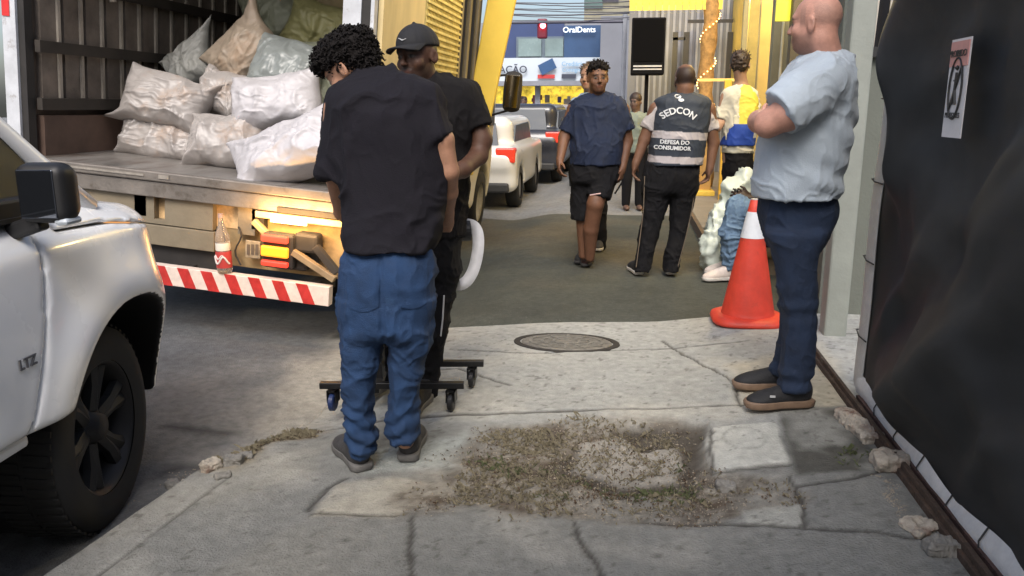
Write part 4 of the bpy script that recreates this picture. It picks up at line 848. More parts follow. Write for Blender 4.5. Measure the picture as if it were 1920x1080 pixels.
# ================================================================ PICKUP
PK=gz(205,800,.255); 
pk=thing('pickup_truck','white pickup truck at the kerb with big black mirror and front wheel','pickup',(PK[0],PK[1],-.12),(0,0,R(4.5)))
M_pw=mat('pickup_white',(.87,.88,.89),.28,.03,1.2,coat=.7); M_pb=mat('pickup_black_plastic',(.013,.013,.014),.5,.2,10)
LO=.08   # fender skin stands this far outboard of the wheel face
HW=.92
def side_off(y,z):     # how far the skin tucks in from its outermost plane
    t=np.zeros_like(y)
    t=t+.30*np.clip((y-.18)/.50,0,2)**2.0                      # the nose curves in
    t=t+.05*((z-.78)/.45)**2+.06*ss(z,1.06,1.24)                   # barrel section
    fl=np.exp(-((np.hypot(y-.10,(z-.38))-.50)/.10)**2)                # wheel arch flare
    t=t-.03*fl*(z>.3)
    t=t+.018*np.exp(-((z-.66)/.07)**2)*ss(-y,.55,.8)
    return t
def pick(region):
    h=.012; y0,y1=-1.75,1.0; zt=1.75
    lo=np.array((-.62,y0,.22)); hi=np.array((.12,y1,zt)); n=np.ceil((hi-lo)/h).astype(int)
    ax=[lo[i]+h*np.arange(n[i]) for i in range(3)]; Xg,Yg,Zg=np.meshgrid(*ax,indexing='ij')
    top=np.interp(Yg,[-1.75,-.55,-.30,.1,.45,.8],[1.185,1.185,1.195,1.185,1.13,1.0])+.05*np.clip(-Xg/.5,0,1)-.0
    d=np.maximum(Xg-(LO-side_off(Yg,Zg)),Zg-top); 
    # round the shoulder
    a=Xg-(LO-side_off(Yg,Zg)); b=Zg-top; r=.07; d=np.where((a>-r)&(b>-r),np.hypot(np.maximum(a+r,0),np.maximum(b+r,0))-r,np.maximum(a,b))
    front=Yg-(.80-.28*np.clip((Xg+.1)/.2,0,1)**2-.10*((Zg-.65)/.4)**2); d=-smin(-d,-front,.06)
    sill=np.where(Yg>.25,.31,.555)-Zg; d=-smin(-d,-sill,.03)
    arch=np.hypot((Yg-.10)/.95,(Zg-.375))-.465; arch=np.maximum(arch,-(Xg+.40)); d=-smin(-d,arch,.02)
    inner=-.55-Xg; d=np.maximum(d,inner)
    g_=.0035
    tz=1.16-Zg; seam=-.31-.17*tz-.26*tz*np.abs(tz)
    doorf=Yg-seam
    hood=Zg-(np.interp(Yg,[-.45,.1,.45,.9],[1.14,1.115,1.065,.98]))
    hoodd=np.minimum(hood, Yg+.20)
    if region=='door': d=np.maximum(d,doorf+g_)
    elif region=='hood': d=np.maximum(d,-(hoodd-g_)); d=np.maximum(d,-(doorf-g_))
    else: d=np.maximum(d,-(doorf-g_)); d=np.maximum(d,hoodd+g_)
    return nets(d.astype(np.float32),lo,h)
for rg_,nm in (('door','door'),('hood','bonnet'),('fender','front_fender')):
    V,F=pick(rg_); V=relax(V,F,2); fc=V[F].mean(1); ins=(np.hypot((fc[:,1]-.10)/.95,fc[:,2]-.375)<.473)
    o=link(nm,V,F,None,pk,False,True,mats=[M_pw,M_pb],fm=ins.astype(int))
    if rg_=='door': dr=o
    if rg_=='fender': fen=o
# inner structure, underbody, arch liner, far side
q=MB().box((-1.78,-1.7,.45),(-.56,.55,1.08)).build('body_core',M_pb,pk,bevel=.05)
B2=lambda lo,hi,nm,m,bev=0: MB().box(lo,hi).build(nm,m,pk,bevel=bev)
B2((-1.85,-5.0,.5),(.03,-1.76,1.15),'cargo_bed',M_pw,.06); B2((-1.84,-1.75,.5),(-1.2,.7,1.15),'far_fender',M_pw,.08)
MB().lathe([(.44,-.55),(.44,-.22)],(0,.10,.375),ax=[(0,1,0),(0,0,1),(1,0,0)],n=40).build('arch_liner',M_pb,pk)
B2((-.05,-1.75,.51),(.035,-.47,.548),'side_sill',M_pw,.012)
# cab glasshouse: A pillar, window, roof
Wf=[(-.66,1.09),(-.98,1.45),(-1.22,1.68)]
M_gl=mat('pickup_glass',(.015,.018,.02),.35,spec=.1)
MB().add([(-.02,-1.75,1.18),(-.04,-.02,1.18),(-.17,-.40,1.66),(-.17,-1.75,1.70)],[(0,1,2,3)]).add([(-.04,-1.75,1.18),(-.06,-.02,1.18),(-.19,-.40,1.66),(-.19,-1.75,1.70)],[(3,2,1,0)]).build('side_window',M_gl,pk)
MB().tube([(-.04,.10,1.17),(-.09,-.09,1.34),(-.14,-.25,1.50),(-.17,-.45,1.70),(-.18,-.8,1.74),(-.18,-1.75,1.75)],.035,8).build('front_pillar',M_pw,pk,smooth=True)
B2((-1.62,-1.75,1.69),(-.19,-.5,1.75),'roof',M_pw,.03)
MB().add([(-.07,.12,1.17),(-1.7,.12,1.19),(-1.6,-.42,1.70),(-.19,-.42,1.70)],[(0,1,2,3),(3,2,1,0)]).build('windscreen',mat('screen_tint',(.03,.06,.05),.06),pk)
B2((.0,-1.75,1.183),(.02,-.22,1.197),'window_trim',M_pb)
# mirror
mw=MTX=np.array(wm(pk).inverted())
def pl_(px,py,x):     # pixel onto a plane x=const of the pickup
    r=mw[:3,:3]@ray(px,py); o=mw[:3,:3]@CAM+mw[:3,3]; return o+r*((x-o[0])/r[0])
for q_ in ((88,362),(92,420),(140,415),(283,430),(60,825),(50,680)): print('pk',q_,np.round(pl_(*q_,0.04),2))
mc=pl_(88,362,.14); print('mirror',mc)
F_=Field(.008); F_.box(mc,(.074,.040,.086),rd=.03); F_.box(mc+np.array((.0,.03,0)),(.064,.045,.075),rd=.03,k=.03)
V,F=F_.mesh(); wmr=link('side_mirror',V,F,M_pb,pk,False,True)
MB().box((mc[0]-.060,mc[1]-.0425,mc[2]-.070),(mc[0]+.050,mc[1]-.037,mc[2]+.070)).build('mirror_glass',mat('pickup_mirror_glass',(.10,.11,.13),.05,.05,2,metal=.9),wmr,bevel=.01)
MB().box((mc[0]+.03,mc[1]-.035,mc[2]-.092),(mc[0]+.074,mc[1]+.045,mc[2]-.07)).build('mirror_lamp',mat('pale_lens',(.5,.55,.6),.2),wmr,bevel=.015)
MB().bar((.0,mc[1]+.02,mc[2]-.12),(mc[0]-.03,mc[1]+.01,mc[2]-.085),.05,.05).box((-.05,mc[1]-.10,1.18),(.01,mc[1]+.16,1.25)).build('mirror_foot',M_pb,wmr,bevel=.01)
# wheel (turned a little to the left)
wh=MB(); r=.375; A_=np.array(Euler((0,0,R(7))).to_matrix()); wx=np.array([(0,1,0),(0,0,1),(1,0,0)])@A_.T
wh.lathe([(.24,-.20),(.34,-.235),(.366,-.22),(.375,-.19),(.375,-.04),(.366,-.015),(.34,.0),(.30,.004),(.245,-.008)],(0,0,r),ax=wx,n=64)
w=wh.build('wheel',tyre_m,pk,smooth=True)
q=MB()
for k in range(60):
    a=k*2*math.pi/60
    for x0,x1,o_ in ((-.215,-.125,0),(-.11,-.02,.05)):
        c=[]; 
        for xx,aa in ((x0,a+o_),(x1,a+o_+.02),(x1,a+o_+.07),(x0,a+o_+.05)):
            for rr_ in (.372,.381): c.append((rr_*math.cos(aa),rr_*math.sin(aa),xx))
        V=np.array(c)@wx+np.array((0,0,r)); q.add(V,[(1,3,5,7),(0,2,3,1),(2,4,5,3),(4,6,7,5),(6,0,1,7)])
q.build('tread_blocks',mat('tread_black',(.012,.012,.012),.9),w)
M_rimd=mat('rim_dark',(.02,.02,.022),.55,.2,9,metal=.3)
q=MB().lathe([(.245,-.012),(.232,-.02),(.222,-.09),(.21,-.15),(.0,-.16)],(0,0,r),ax=wx,n=48).lathe([(0,-.02),(.045,-.022),(.055,-.05),(.075,-.06),(.08,-.10)],(0,0,r),ax=wx,n=24)
rim=q.build('rim',M_rimd,w,smooth=True); q=MB()
for k in range(6):
    a=k*math.pi/3+.25
    for s_ in (-.14,.14):
        V=[]
        for rr_,hw_,zz_ in ((.06,.03,-.045),(.15,.022,-.035),(.228,.028,-.03)):
            for t_,dz in ((-hw_,-.012),(0,.0),(hw_,-.012),(hw_,-.04),(-hw_,-.04)):
                V.append((rr_*math.cos(a+s_*rr_/.23)-t_*math.sin(a),rr_*math.sin(a+s_*rr_/.23)+t_*math.cos(a),zz_+dz))
        F=[]
        for i in range(2):
            for j in range(5): F.append((i*5+j,i*5+(j+1)%5,(i+1)*5+(j+1)%5,(i+1)*5+j))
        q.add(np.array(V)@wx+np.array((0,0,r)),F)
q.build('spokes',mat('spoke_grey',(.035,.036,.038),.5,.2,9,metal=.4),rim)
B2((-.5,-.1,.3),(-.2,.1,.45),'suspension',M_pb,.02)
MB().lathe([(0,-.2),(.375,-.2),(.375,0),(0,0)],(-1.65,0,.375),ax=[(0,1,0),(0,0,1),(1,0,0)],n=32).build('wheel',tyre_m,pk,smooth=True)
for x in (-.02,-1.62): MB().lathe([(0,-.2),(.36,-.2),(.375,-.18),(.375,-.02),(.36,0),(0,0)],(x,-3.1,.375),ax=[(0,1,0),(0,0,1),(1,0,0)],n=32).build('wheel',tyre_m,pk,smooth=True)
# headlight (lit) and its beam, turn lens
hl=pl_(285,440,-.07); F_=Field(.01); F_.ell((-.20,.50,.985),(.10,.15,.075),k=0); V,F=F_.mesh(); link('headlight',V,F,mat('headlight_lens',(.8,.5,.3),.15,emit=(1,.55,.2),es=.25),pk,False,True)
l=bpy.data.lights.new('headlight_beam','SPOT'); l.energy=9; l.color=(1,.70,.38); l.spot_size=R(70); l.spot_blend=.7; l.shadow_soft_size=.06; o=bpy.data.objects.new('headlight_beam',l); COL.objects.link(o); o.parent=pk; o.location=(-.25,.86,.92); o.rotation_euler=(R(70),0,R(-6))
B2((-1.75,.45,.47),(-.35,.74,.78),'front_bumper',M_pb,.08)
# badge on the door
def dsurf(y,z): return LO-float(side_off(np.array([y]),np.array([z]))[0])
c=pl_(50,680,.08); Vt,Ft=text_mesh('LTZ',.044,.002,.001)
V2=np.stack([np.array([dsurf(c[1]+v[0],c[2]+v[1]) for v in Vt])+.004+Vt[:,2],c[1]+Vt[:,0],c[2]+Vt[:,1]],-1); link('door_badge',V2,Ft,mat('badge_dark',(.10,.10,.11),.4),dr,False)

# ================================================================ CONE
cp=gz(1400,612,0); ct_=thing('traffic_cone','orange red traffic cone with one white band beside the seated person','traffic cone',(cp[0],cp[1],drop(cp[0],cp[1])))
M_cone=mat('cone_orange',(.62,.05,.025),.5,.2,8,.2,40,dirt=((.30,.05,.035),11,.60)); 
CH=.785; rc=lambda z: .168*(1-(z-.05)/(CH-.05))+.028*((z-.05)/(CH-.05))
MB().lathe([(.172,.03),(.172,.045),(rc(.06),.055)]+[(rc(z),z) for z in np.linspace(.08,CH-.005,12)]+[(.02,CH),(0,CH)],n=40).build('cone_body',M_cone,ct_,smooth=True)
q=MB(); sp=[(.228*np.sign(math.cos(a))*abs(math.cos(a))**.6,.228*np.sign(math.sin(a))*abs(math.sin(a))**.6) for a in np.linspace(0,2*math.pi,41)[:-1]]
rings=[(1.0,0),(1.02,.012),(.99,.03),(.84,.045),(.7,.05)]
V=[(x*s_,y*s_,z) for s_,z in rings for x,y in sp]; F=[(i*40+k,i*40+(k+1)%40,(i+1)*40+(k+1)%40,(i+1)*40+k) for i in range(4) for k in range(40)]+[tuple(range(40))[::-1],tuple(160+k for k in range(40))]
q.add(V,F); q.build('cone_base',M_cone,ct_,smooth=True)
bn=MB().lathe([(rc(z)+.0025,z) for z in np.linspace(.545,.71,6)],n=40).build('white_band',mat('cone_band',(.68,.70,.72),.4,.12,9,dirt=((.4,.42,.5),10,.6)),ct_,smooth=True)
MB().lathe([(.022,CH-.01),(.026,CH+.004),(0,CH+.006)],n=16).build('cone_tip',mat('tip_grey',(.5,.5,.5),.5),ct_)

# ================================================================ ROLLING STAND between the two men
p1=gz(735,762,0); zt=.105
def dp(px,py,z): return gz(px,py,z)
rs=thing('rolling_stand','black rolling stand on castors held between the curly haired man and the capped man','rolling stand',(p1[0],p1[1],0))
a=dp(600,722,zt+.02); b_=dp(870,722,zt+.02); c=dp(640,681,zt+.02); d=dp(907,681,zt+.02)
M_st=mat('stand_black',(.008,.008,.009),.35,.2,12)
MB().bar(a,b_,.035,.03).build('base_bar',M_st,rs,True,bevel=.003); MB().bar(c,d,.035,.03).build('base_bar',M_st,rs,True,bevel=.003)
m1=a*.62+b_*.38; m2=c*.7+d*.3; m1[2]-=.028; m2[2]-=.028; MB().bar(m1-.0,m2,.04,.025).build('cross_bar',M_st,rs,True)
mid=(m1+m2)/2; MB().bar(mid-ZZ*.0+ZZ*.012,(mid[0],mid[1],.95),.045,.045,up=(0,1,0)).build('upright',M_st,rs,True)
def castor(p,blue=False):
    m=mat('castor_blue',(.015,.03,.10),.4) if blue else mat('castor_black',(.015,.015,.016),.4,.2,10)
    z=.045; o=MB().box((p[0]-.022,p[1]-.03,z+.0),(p[0]-.018,p[1]+.03,zt)).box((p[0]+.018,p[1]-.03,z),(p[0]+.022,p[1]+.03,zt)).box((p[0]-.022,p[1]-.03,zt-.008),(p[0]+.022,p[1]+.03,zt)).tube([(p[0],p[1],zt-.008),(p[0],p[1],zt+.02)],.01,8).build('castor',M_st,rs,True)
    MB().lathe([(0,-.014),(.036,-.014),(.044,-.009),(.044,.009),(.036,.014),(0,.014)],(p[0],p[1]-.008,z),ax=[(0,1,0),(0,0,1),(1,0,0)],n=24).build('castor_wheel',m,o,True,smooth=False)
ux=nrm(b_-a); castor(a+ux*.06,True); castor(b_-ux*.06); castor(d-ux*.06); castor(c+ux*.06)
# white looped strap and its black roller held at waist height
D0=dist(p1)+.22
def loop_pts():
    raw=[(838,398),(836,430),(837,470),(843,510),(856,533),(874,528),(888,505),(896,470),(896,440),(888,424),(872,420)]
    return [vd(x,y,D0+.0+.012*i) for i,(x,y) in enumerate(raw)]
L=loop_pts(); pts=[]
for i in range(len(L)-1):
    p0=L[max(i-1,0)];p1_=L[i];p2=L[i+1];p3=L[min(i+2,len(L)-1)]
    for t in np.linspace(0,1,6)[:-1]: pts.append(.5*((2*p1_)+(-p0+p2)*t+(2*p0-5*p1_+4*p2-p3)*t*t+(-p0+3*p1_-3*p2+p3)*t**3))
wd=[]; V=[]; 
for i,p in enumerate(pts):
    dd=nrm(pts[min(i+1,len(pts)-1)]-pts[max(i-1,0)]); nn=nrm(np.cross(dd,HF)); wdir=nrm(HF*.12+nn*.95); tn=nrm(np.cross(dd,wdir))*.002; V+=[p-wdir*.029-tn,p+wdir*.029-tn,p+wdir*.029+tn,p-wdir*.029+tn]
F=[]
for i in range(len(pts)-1):
    for j in range(4): F.append((4*i+j,4*i+(j+1)%4,4*i+4+(j+1)%4,4*i+4+j))
o=link('white_strap',V,F,mat('strap_white',(.85,.85,.87),.5,.08,20,.2,60),None,True,True); tag(o,'wide white strap hanging in a loop from the black roll at hip height','strap')
a=vd(838,437,D0+.08); b_=vd(882,432,D0+.12); o=MB().tube([a-cv(.12,0,0),b_],.052,20).build('black_roll',mat('roll_black',(.012,.012,.014),.5,.2,9),None,smooth=False,bevel=.004); tag(o,'black cylindrical roll end with small white mark inside the white strap','roll')
c=a*.45+b_*.55-HF*.0525; MB().bar(c-cv(.012,0,0)+ZZ*.012,c+cv(.006,0,0)+ZZ*.012,.004,.006).bar(c+ZZ*.012+cv(.006,0,0),c-ZZ*.012+cv(.006,0,0),.004,.006).build('white_mark',mat('mark_white',(.6,.6,.6),.5),o,True)
# ================================================================ BIG WHITE PLASTIC SACK with the seated person
D1=dist(gz(1345,512)); F_=Field(.02)
def q3(px,py,d=0): return vd(px,py,D1+d)
F_.ell(q3(1336,470,.1),(.12,.14,.20),k=.05); F_.ell(q3(1352,425,.15),(.13,.15,.20),k=.05); F_.ell(q3(1376,375,.2),(.12,.14,.19),k=.05); F_.ell(q3(1396,345,.2),(.08,.08,.13),k=.04); F_.ell(q3(1398,440,.25),(.2,.15,.3),k=.06); F_.cut((0,0,.0),(0,0,-1))
V,F=F_.mesh(); N=vnorm(V,F); V=V+N*((fbm(V,5,3)-.5)*.10+(ridge(V*np.array((1,1,.55))+.1*fbm(V,5,9)[:,None],9,4)**5-.2)*.045+(ridge(V,20,5)**4-.3)*.016)[:,None]
o=link('plastic_sack',V,F,mat('plastic_pale_green',(.62,.68,.60),.3,.15,5,.3,30,dirt=((.42,.50,.47),3,.55)),None,True,True); tag(o,'big crumpled translucent pale green plastic sack piled against the seated person','sack')
# ================================================================ PEOPLE
def catm(t,y,n=48):
    t=np.asarray(t,float); y=np.asarray(y,float); o=np.argsort(t); t=t[o]; y=y[o]
    m=np.gradient(y,t,axis=0); tt=np.linspace(t[0],t[-1],n); i=np.clip(np.searchsorted(t,tt)-1,0,len(t)-2)
    h_=(t[i+1]-t[i]); s=(tt-t[i])/h_; s2=s*s; s3=s2*s
    return tt,(2*s3-3*s2+1)*y[i]+(s3-2*s2+s)*h_*m[i]+(-2*s3+3*s2)*y[i+1]+(s3-s2)*h_*m[i+1]
def loft(F_,rows,D,k=.02,pw=2.3,clip=None,round_top=.03,round_bot=.0,lat=None):
    """rows: (py, xl, xr, depth offset, half depth) - cross sections of a garment, real widths and thicknesses"""
    z=[];c=[];w=[];hd=[]
    for (py,xl,xr,dd,h_) in rows:
        a=vd(xl,py,D+dd); b=vd(xr,py,D+dd); m=(a+b)/2; z.append(m[2]); c.append(m[:2]); w.append(np.linalg.norm(b-a)/2); hd.append(h_)
    z=np.array(z); tt,cx=catm(z,np.array(c)[:,0]); _,cy=catm(z,np.array(c)[:,1]); _,ww=catm(z,np.array(w)); _,hh=catm(z,np.array(hd))
    z0,z1=tt[0],tt[-1]; lx=HR if lat is None else nrm(lat); fx=np.array([-lx[1],lx[0],0])
    R=max(w)+.02; R=max(R,max(hd)+.02); cc=np.array(c)
    lo=np.array([cc[:,0].min()-R,cc[:,1].min()-R,z0-.03]); hi=np.array([cc[:,0].max()+R,cc[:,1].max()+R,z1+.03])
    def fn(P):
        zz=P[...,2]; x=np.interp(zz,tt,cx); y=np.interp(zz,tt,cy); W_=np.interp(zz,tt,ww); H_=np.interp(zz,tt,hh)
        dx=P[...,0]-x; dy=P[...,1]-y; a=np.abs(dx*lx[0]+dy*lx[1])/W_; b=np.abs(dx*fx[0]+dy*fx[1])/H_
        q=(a**pw+b**pw)**(1/pw); d=(q-1)*np.minimum(W_,H_)*.9
        d=-smin(-d,-(zz-z1),round_top) if round_top>0 else np.maximum(d,zz-z1)
        return -smin(-d,-(z0-zz),round_bot) if round_bot>0 else np.maximum(d,z0-zz)
    F_.ops.append((lo,hi,fn,k,clip,False)); return F_
def hand(F_,w,d,side,size=1.0,curl=.5,n_=None):
    d=nrm(d); side=nrm(side-np.dot(side,d)*d); n=np.cross(d,side) if n_ is None else n_; s=size
    F_.ell(w+d*.048*s,(.040*s,.056*s,.016*s),ax=[side,d,n],k=.015); F_.cap(w-d*.01,w+d*.03*s,.024*s,.026*s,k=.015)
    for i,(L_,o,x) in enumerate(((.070,.030,.0),(.079,.010,.003),(.073,-.010,.002),(.056,-.029,-.005))):
        p=w+d*(.088+x)*s+side*o*s; a=.25+curl*.5+i*.10*curl
        for j,f in enumerate((.42,.33,.25)):
            v=nrm(d*math.cos(a)+n*math.sin(a)+side*o*2.2); q=p+v*L_*f*s; F_.cap(p,q,(.0088-.0009*j)*s,(.0082-.0009*j)*s,k=.004); p=q; a+=curl*.75
    p=w+d*.022*s+side*.026*s; v=nrm(d*.62+side*.68+n*.25); q=p+v*.040*s; F_.cap(p,q,.013*s,.0105*s,k=.008); v=nrm(d*.85+side*.3+n*.38); F_.cap(q,q+v*.032*s,.0098*s,.0082*s,k=.004)
def head(F_,C,f,u,s=1.0,neck=None,jaw=1.0,nr=.055):
    f=nrm(f); u=nrm(u-np.dot(u,f)*f); r=np.cross(f,u); A=[r,f,u]; P=lambda a,b,c: C+(r*a+f*b+u*c)*s
    F_.ell(P(0,-.008,.030),(.076*s,.098*s,.088*s),A,k=.02); F_.ell(P(0,.032,-.048),(.057*s*jaw,.062*s,.070*s),A,k=.03)
    F_.ell(P(0,.055,-.092),(.030*s*jaw,.032*s,.024*s),A,k=.03); F_.cap(P(-.034,.072,.024),P(.034,.072,.024),.017*s,k=.018)
    F_.ell(P(.042,.060,-.03),(.022*s,.024*s,.022*s),A,k=.022); F_.ell(P(-.042,.060,-.03),(.022*s,.024*s,.022*s),A,k=.022)
    for x in (-.031,.031): F_.ell(P(x,.101,.001),(.017*s,.014*s,.012*s),A,k=.008,sub=True)
    for x in (-.031,.031): F_.ell(P(x,.081,-.001),(.0125*s,.0115*s,.0105*s),A,k=.002)
    F_.cap(P(0,.090,.012),P(0,.112,-.028),.0075*s,.0125*s,k=.010)
    for x in (-.012,.012): F_.ell(P(x,.103,-.032),(.008*s,.009*s,.007*s),A,k=.006)
    F_.cap(P(-.020,.088,-.060),P(.020,.088,-.060),.0065*s,k=.007); F_.cap(P(-.017,.087,-.070),P(.017,.087,-.070),.008*s,k=.007)
    for x in (-1,1):
        F_.ell(P(x*.079,-.012,-.008),(.009*s,.020*s,.032*s),[nrm(r+f*-.35*x*-1),f,u],k=.008); F_.ell(P(x*.088,-.008,-.006),(.007*s,.010*s,.018*s),A,k=.004,sub=True)
    if neck is not None: F_.cap(P(0,-.022,-.065),neck,nr*s,nr*1.12*s,k=.03)
    return dict(C=C,f=f,u=u,r=r,s=s)
def facepaint(Hd,skin,beard=0,stub=None,brow=(.02,.014,.01),hairline=None,lip=None,haircol=None,hair_fn=None):
    skin=np.array(skin)
    def paint(V):
        q=(V-Hd['C'])/Hd['s']; a=q@Hd['r']; b=q@Hd['f']; c=q@Hd['u']; n=len(V); col=np.tile(skin,(n,1))
        col*= (1+.14*(fbm(V,30,3)-.5)*2)[:,None]
        inh=(np.abs(a)<.11)&(np.abs(b)<.14)&(np.abs(c)<.15)
        def blend(m,cc): 
            m=np.clip(m,0,1)*inh; col[:]=col*(1-m[:,None])+np.array(cc)*m[:,None]
        L=lip if lip is not None else skin*np.array((.85,.55,.5))
        blend(1.6-np.hypot(a/.024,(c+.064)/.009)*1.0-(b<.075)*9,L)
        blend((1.5-np.hypot((np.abs(a)-.032)/.021,(c-.020-.004*(np.abs(a)<.03))/.0055))*1.5*(b>.05),brow)
        blend((1.3-np.hypot((np.abs(a)-.031)/.014,(c+.001)/.0062))*3*(b>.06),(.12,.10,.09))
        blend((1.4-np.hypot((np.abs(a)-.031)/.0062,(c+.001)/.0062))*3*(b>.06),(.015,.01,.008))
        blend((1.2-np.abs((c-.0075)/.002)-np.clip((np.abs(np.abs(a)-.031)-.013)/.003,0,9))*.9*(b>.06),(.02,.015,.012))
        blend((1.25-np.hypot((np.abs(a)-.008)/.0035,(c+.040)/.003))*2*(b>.09),skin*.25)
        blend((1.2-np.hypot(a/.026,(c+.0655)/.0018))*.7*(b>.07),skin*.25)
        if beard:
            m=beard*ss(-c,.035,.06)*ss(b,-.035,.0)*(1-np.clip(1.3-np.hypot(a/.022,(c+.066)/.010),0,1)); blend(m*ss(c,-.15,-.125),brow)
            blend(beard*.9*(1.4-np.hypot(a/.028,(c+.047)/.007))*(b>.07),brow)
        if hair_fn is not None: blend(hair_fn(a,b,c),haircol)
        return col
    return paint
def skinmat(): return mat('skin',(1,1,1),.55,.14,38,.25,160,attr=True,spec=.4)
def limb(F_,pts,rs,k=.015):
    for (a,b),(ra,rb) in zip(zip(pts[:-1],pts[1:]),zip(rs[:-1],rs[1:])): F_.cap(a,b,ra,rb,k=k)
def folds(amp=.006,seed=0,st=(1,1,1),freq=9,amp2=None,extra=None,dirv=None):
    amp2=amp*.5 if amp2 is None else amp2; st=np.array(st,float)
    def fn(V):
        Q=V*st; w=np.stack([fbm(V,4,seed+11)-.5,fbm(V,4,seed+12)-.5,fbm(V,4,seed+13)-.5],-1)*.22
        d=amp*(ridge(Q+w,freq,seed)**5*1.7-.35)+amp2*(ridge(Q+w*1.4,freq*2.0,seed+3)**5*1.9-.35)+amp2*.5*(ridge(Q+w,freq*4.2,seed+4)**4*1.5-.4)+amp*.6*(fbm(V,5,seed+5)-.5)
        return d+(extra(V) if extra else 0)
    return fn
def rings(z_of,amp=.006,freq=34,lo=0,hi=.25,seed=0):   # bunched cloth above a hem
    def fn(V):
        z=V[:,2]; m=ss(z,lo-.02,lo+.02)*(1-ss(z,hi-.12,hi)); ph=z*freq*2*math.pi/6.28*1.0+3.2*fbm(V,9,seed)+1.2*np.sin(V[:,0]*25)
        return amp*m*np.sin(ph*2.2)*np.clip(2.2*fbm(V,7,seed+4)-.35,0,1.2)
    return fn
def shoe(par,heel,dirn,L=.29,W_=.10,upper=None,sole=None,label=None,solecol=None,h=.006,side=1,sh=.028,up=(0,0,1),hh=.085):
    dirn=nrm(dirn); up=nrm(up); lat=np.cross(dirn,up); heel=np.asarray(heel,float)
    P=lambda a,b,c: heel+dirn*a+lat*b+up*c
    F_=Field(h); A=[dirn,lat,up]
    F_.ell(P(.06,0,.05),(.062,W_*.40,.055),A,k=.02); F_.ell(P(.045,0,.085),(.045,W_*.36,.045),A,k=.03,clip=[(P(0,0,hh+.02),up)]); F_.ell(P(L*.55,0,.045),(.085,W_*.42,.042),A,k=.04); F_.ell(P(L*.77,0,.032),(.068,W_*.46,.034),A,k=.03); F_.cap(P(.08,0,.085),P(.16,0,.065),.034,.028,k=.02)
    F_.cut(P(0,0,.012),-up)
    o=sdf('shoe',F_,upper,par,disp=lambda V:.0016*(fbm(V,60,2)-.5),it=1)
    pts=[(-.006,.6),(.02,.86),(.08,.80),(.14,.78),(.2,.98),(.245,.95),(.278,.70),(.292,.3)]
    rim=[]; 
    for a,w in pts: rim.append((a*L/.29,w*W_/2))
    poly=[(a,w) for a,w in rim]+[(a,-w) for a,w in rim[::-1]]
    V=[];n=len(poly)
    for zz,s_ in ((0,.97),(.006,1.0),(sh-.006,1.03),(sh,1.0)):
        for a,w in poly: V.append(P(.14+(a-.14)*s_,w*s_,zz))
    F=[(i*n+k,i*n+(k+1)%n,(i+1)*n+(k+1)%n,(i+1)*n+k) for i in range(3) for k in range(n)]+[tuple(range(n))[::-1],tuple(3*n+k for k in range(n))]
    link('sole',V,F,sole,o,True,True)
    return o
def curls(name,Hd,par,m,centers,rad,n=420,seed=1,size=.011):
    """curly hair: a rough base and many short coiled locks, one mesh"""
    F_=Field(.007)
    for (a,b,c),r3 in centers: F_.ell(Hd['C']+Hd['r']*a+Hd['f']*b+Hd['u']*c,r3,[Hd['r'],Hd['f'],Hd['u']],k=.03)
    V,F=F_.mesh(); N=vnorm(V,F); V=V+N*((ridge(V,38,seed)-.5)*.016+(fbm(V,60,seed+2)-.5)*.012)[:,None]
    mb=MB(); mb.add(V,F); rr=random.Random(seed)
    for _ in range(n):
        i=rr.randrange(len(V)); p=V[i]; nn=N[i]
        if p[2]<par.location.z+rad: continue
        t=nrm(np.cross(nn,(rr.uniform(-1,1),rr.uniform(-1,1),rr.uniform(-1,1)))); b=np.cross(nn,t); R_=size*rr.uniform(.5,1.1); pts=[]
        for j in range(7):
            a=j*1.1; pts.append(p-nn*.004+nn*(.0035*j)+t*R_*math.cos(a)+b*R_*math.sin(a))
        mb.tube(pts,[.0035,.0042,.0042,.004,.0035,.003,.0015],4)
    return mb.build(name,m,par,True,True)
def fitself(V): return V
# ---------------------------------------------------------------- materials
M_tee=mat('tee_black_violet',(.0095,.0085,.0125),.9,.18,12,.35,220,spec=.25); M_tee2=mat('tee_black',(.007,.006,.0065),.9,.2,12,.35,220,spec=.25)
M_jean=mat('jeans_blue',(.013,.042,.112),.85,.30,9,.5,260,dirt=((.032,.08,.17),5,.58)); M_jean2=mat('jeans_dark',(.012,.024,.055),.85,.30,9,.5,260,dirt=((.02,.035,.065),5,.58)); M_jean3=mat('jeans_pale',(.13,.21,.32),.85,.30,9,.5,200)
M_blk=mat('trouser_black',(.0065,.0065,.008),.9,.2,12,.3,200,spec=.25); M_navy=mat('tee_navy',(.0045,.012,.038),.85,.2,10,.35,200); M_ltb=mat('tee_pale_blue',(.40,.46,.52),.85,.06,9,.3,200,sheen=.2)
M_shb=mat('shoe_black',(.014,.014,.016),.7,.3,30,.3,120); M_shg=mat('shoe_grey',(.05,.048,.05),.75,.4,30,.4,120); M_solew=mat('sole_white',(.55,.52,.48),.6,.2,30); M_sole_g=mat('sole_gum',(.20,.13,.085),.6,.2,30); M_sole_d=mat('sole_dark',(.13,.125,.12),.7,.3,30)
M_hair=mat('hair_black',(.007,.005,.0045),.8,.4,60,.3,200,spec=.25); M_hairb=mat('hair_brown',(.035,.02,.012),.55,.4,60,.3,200)
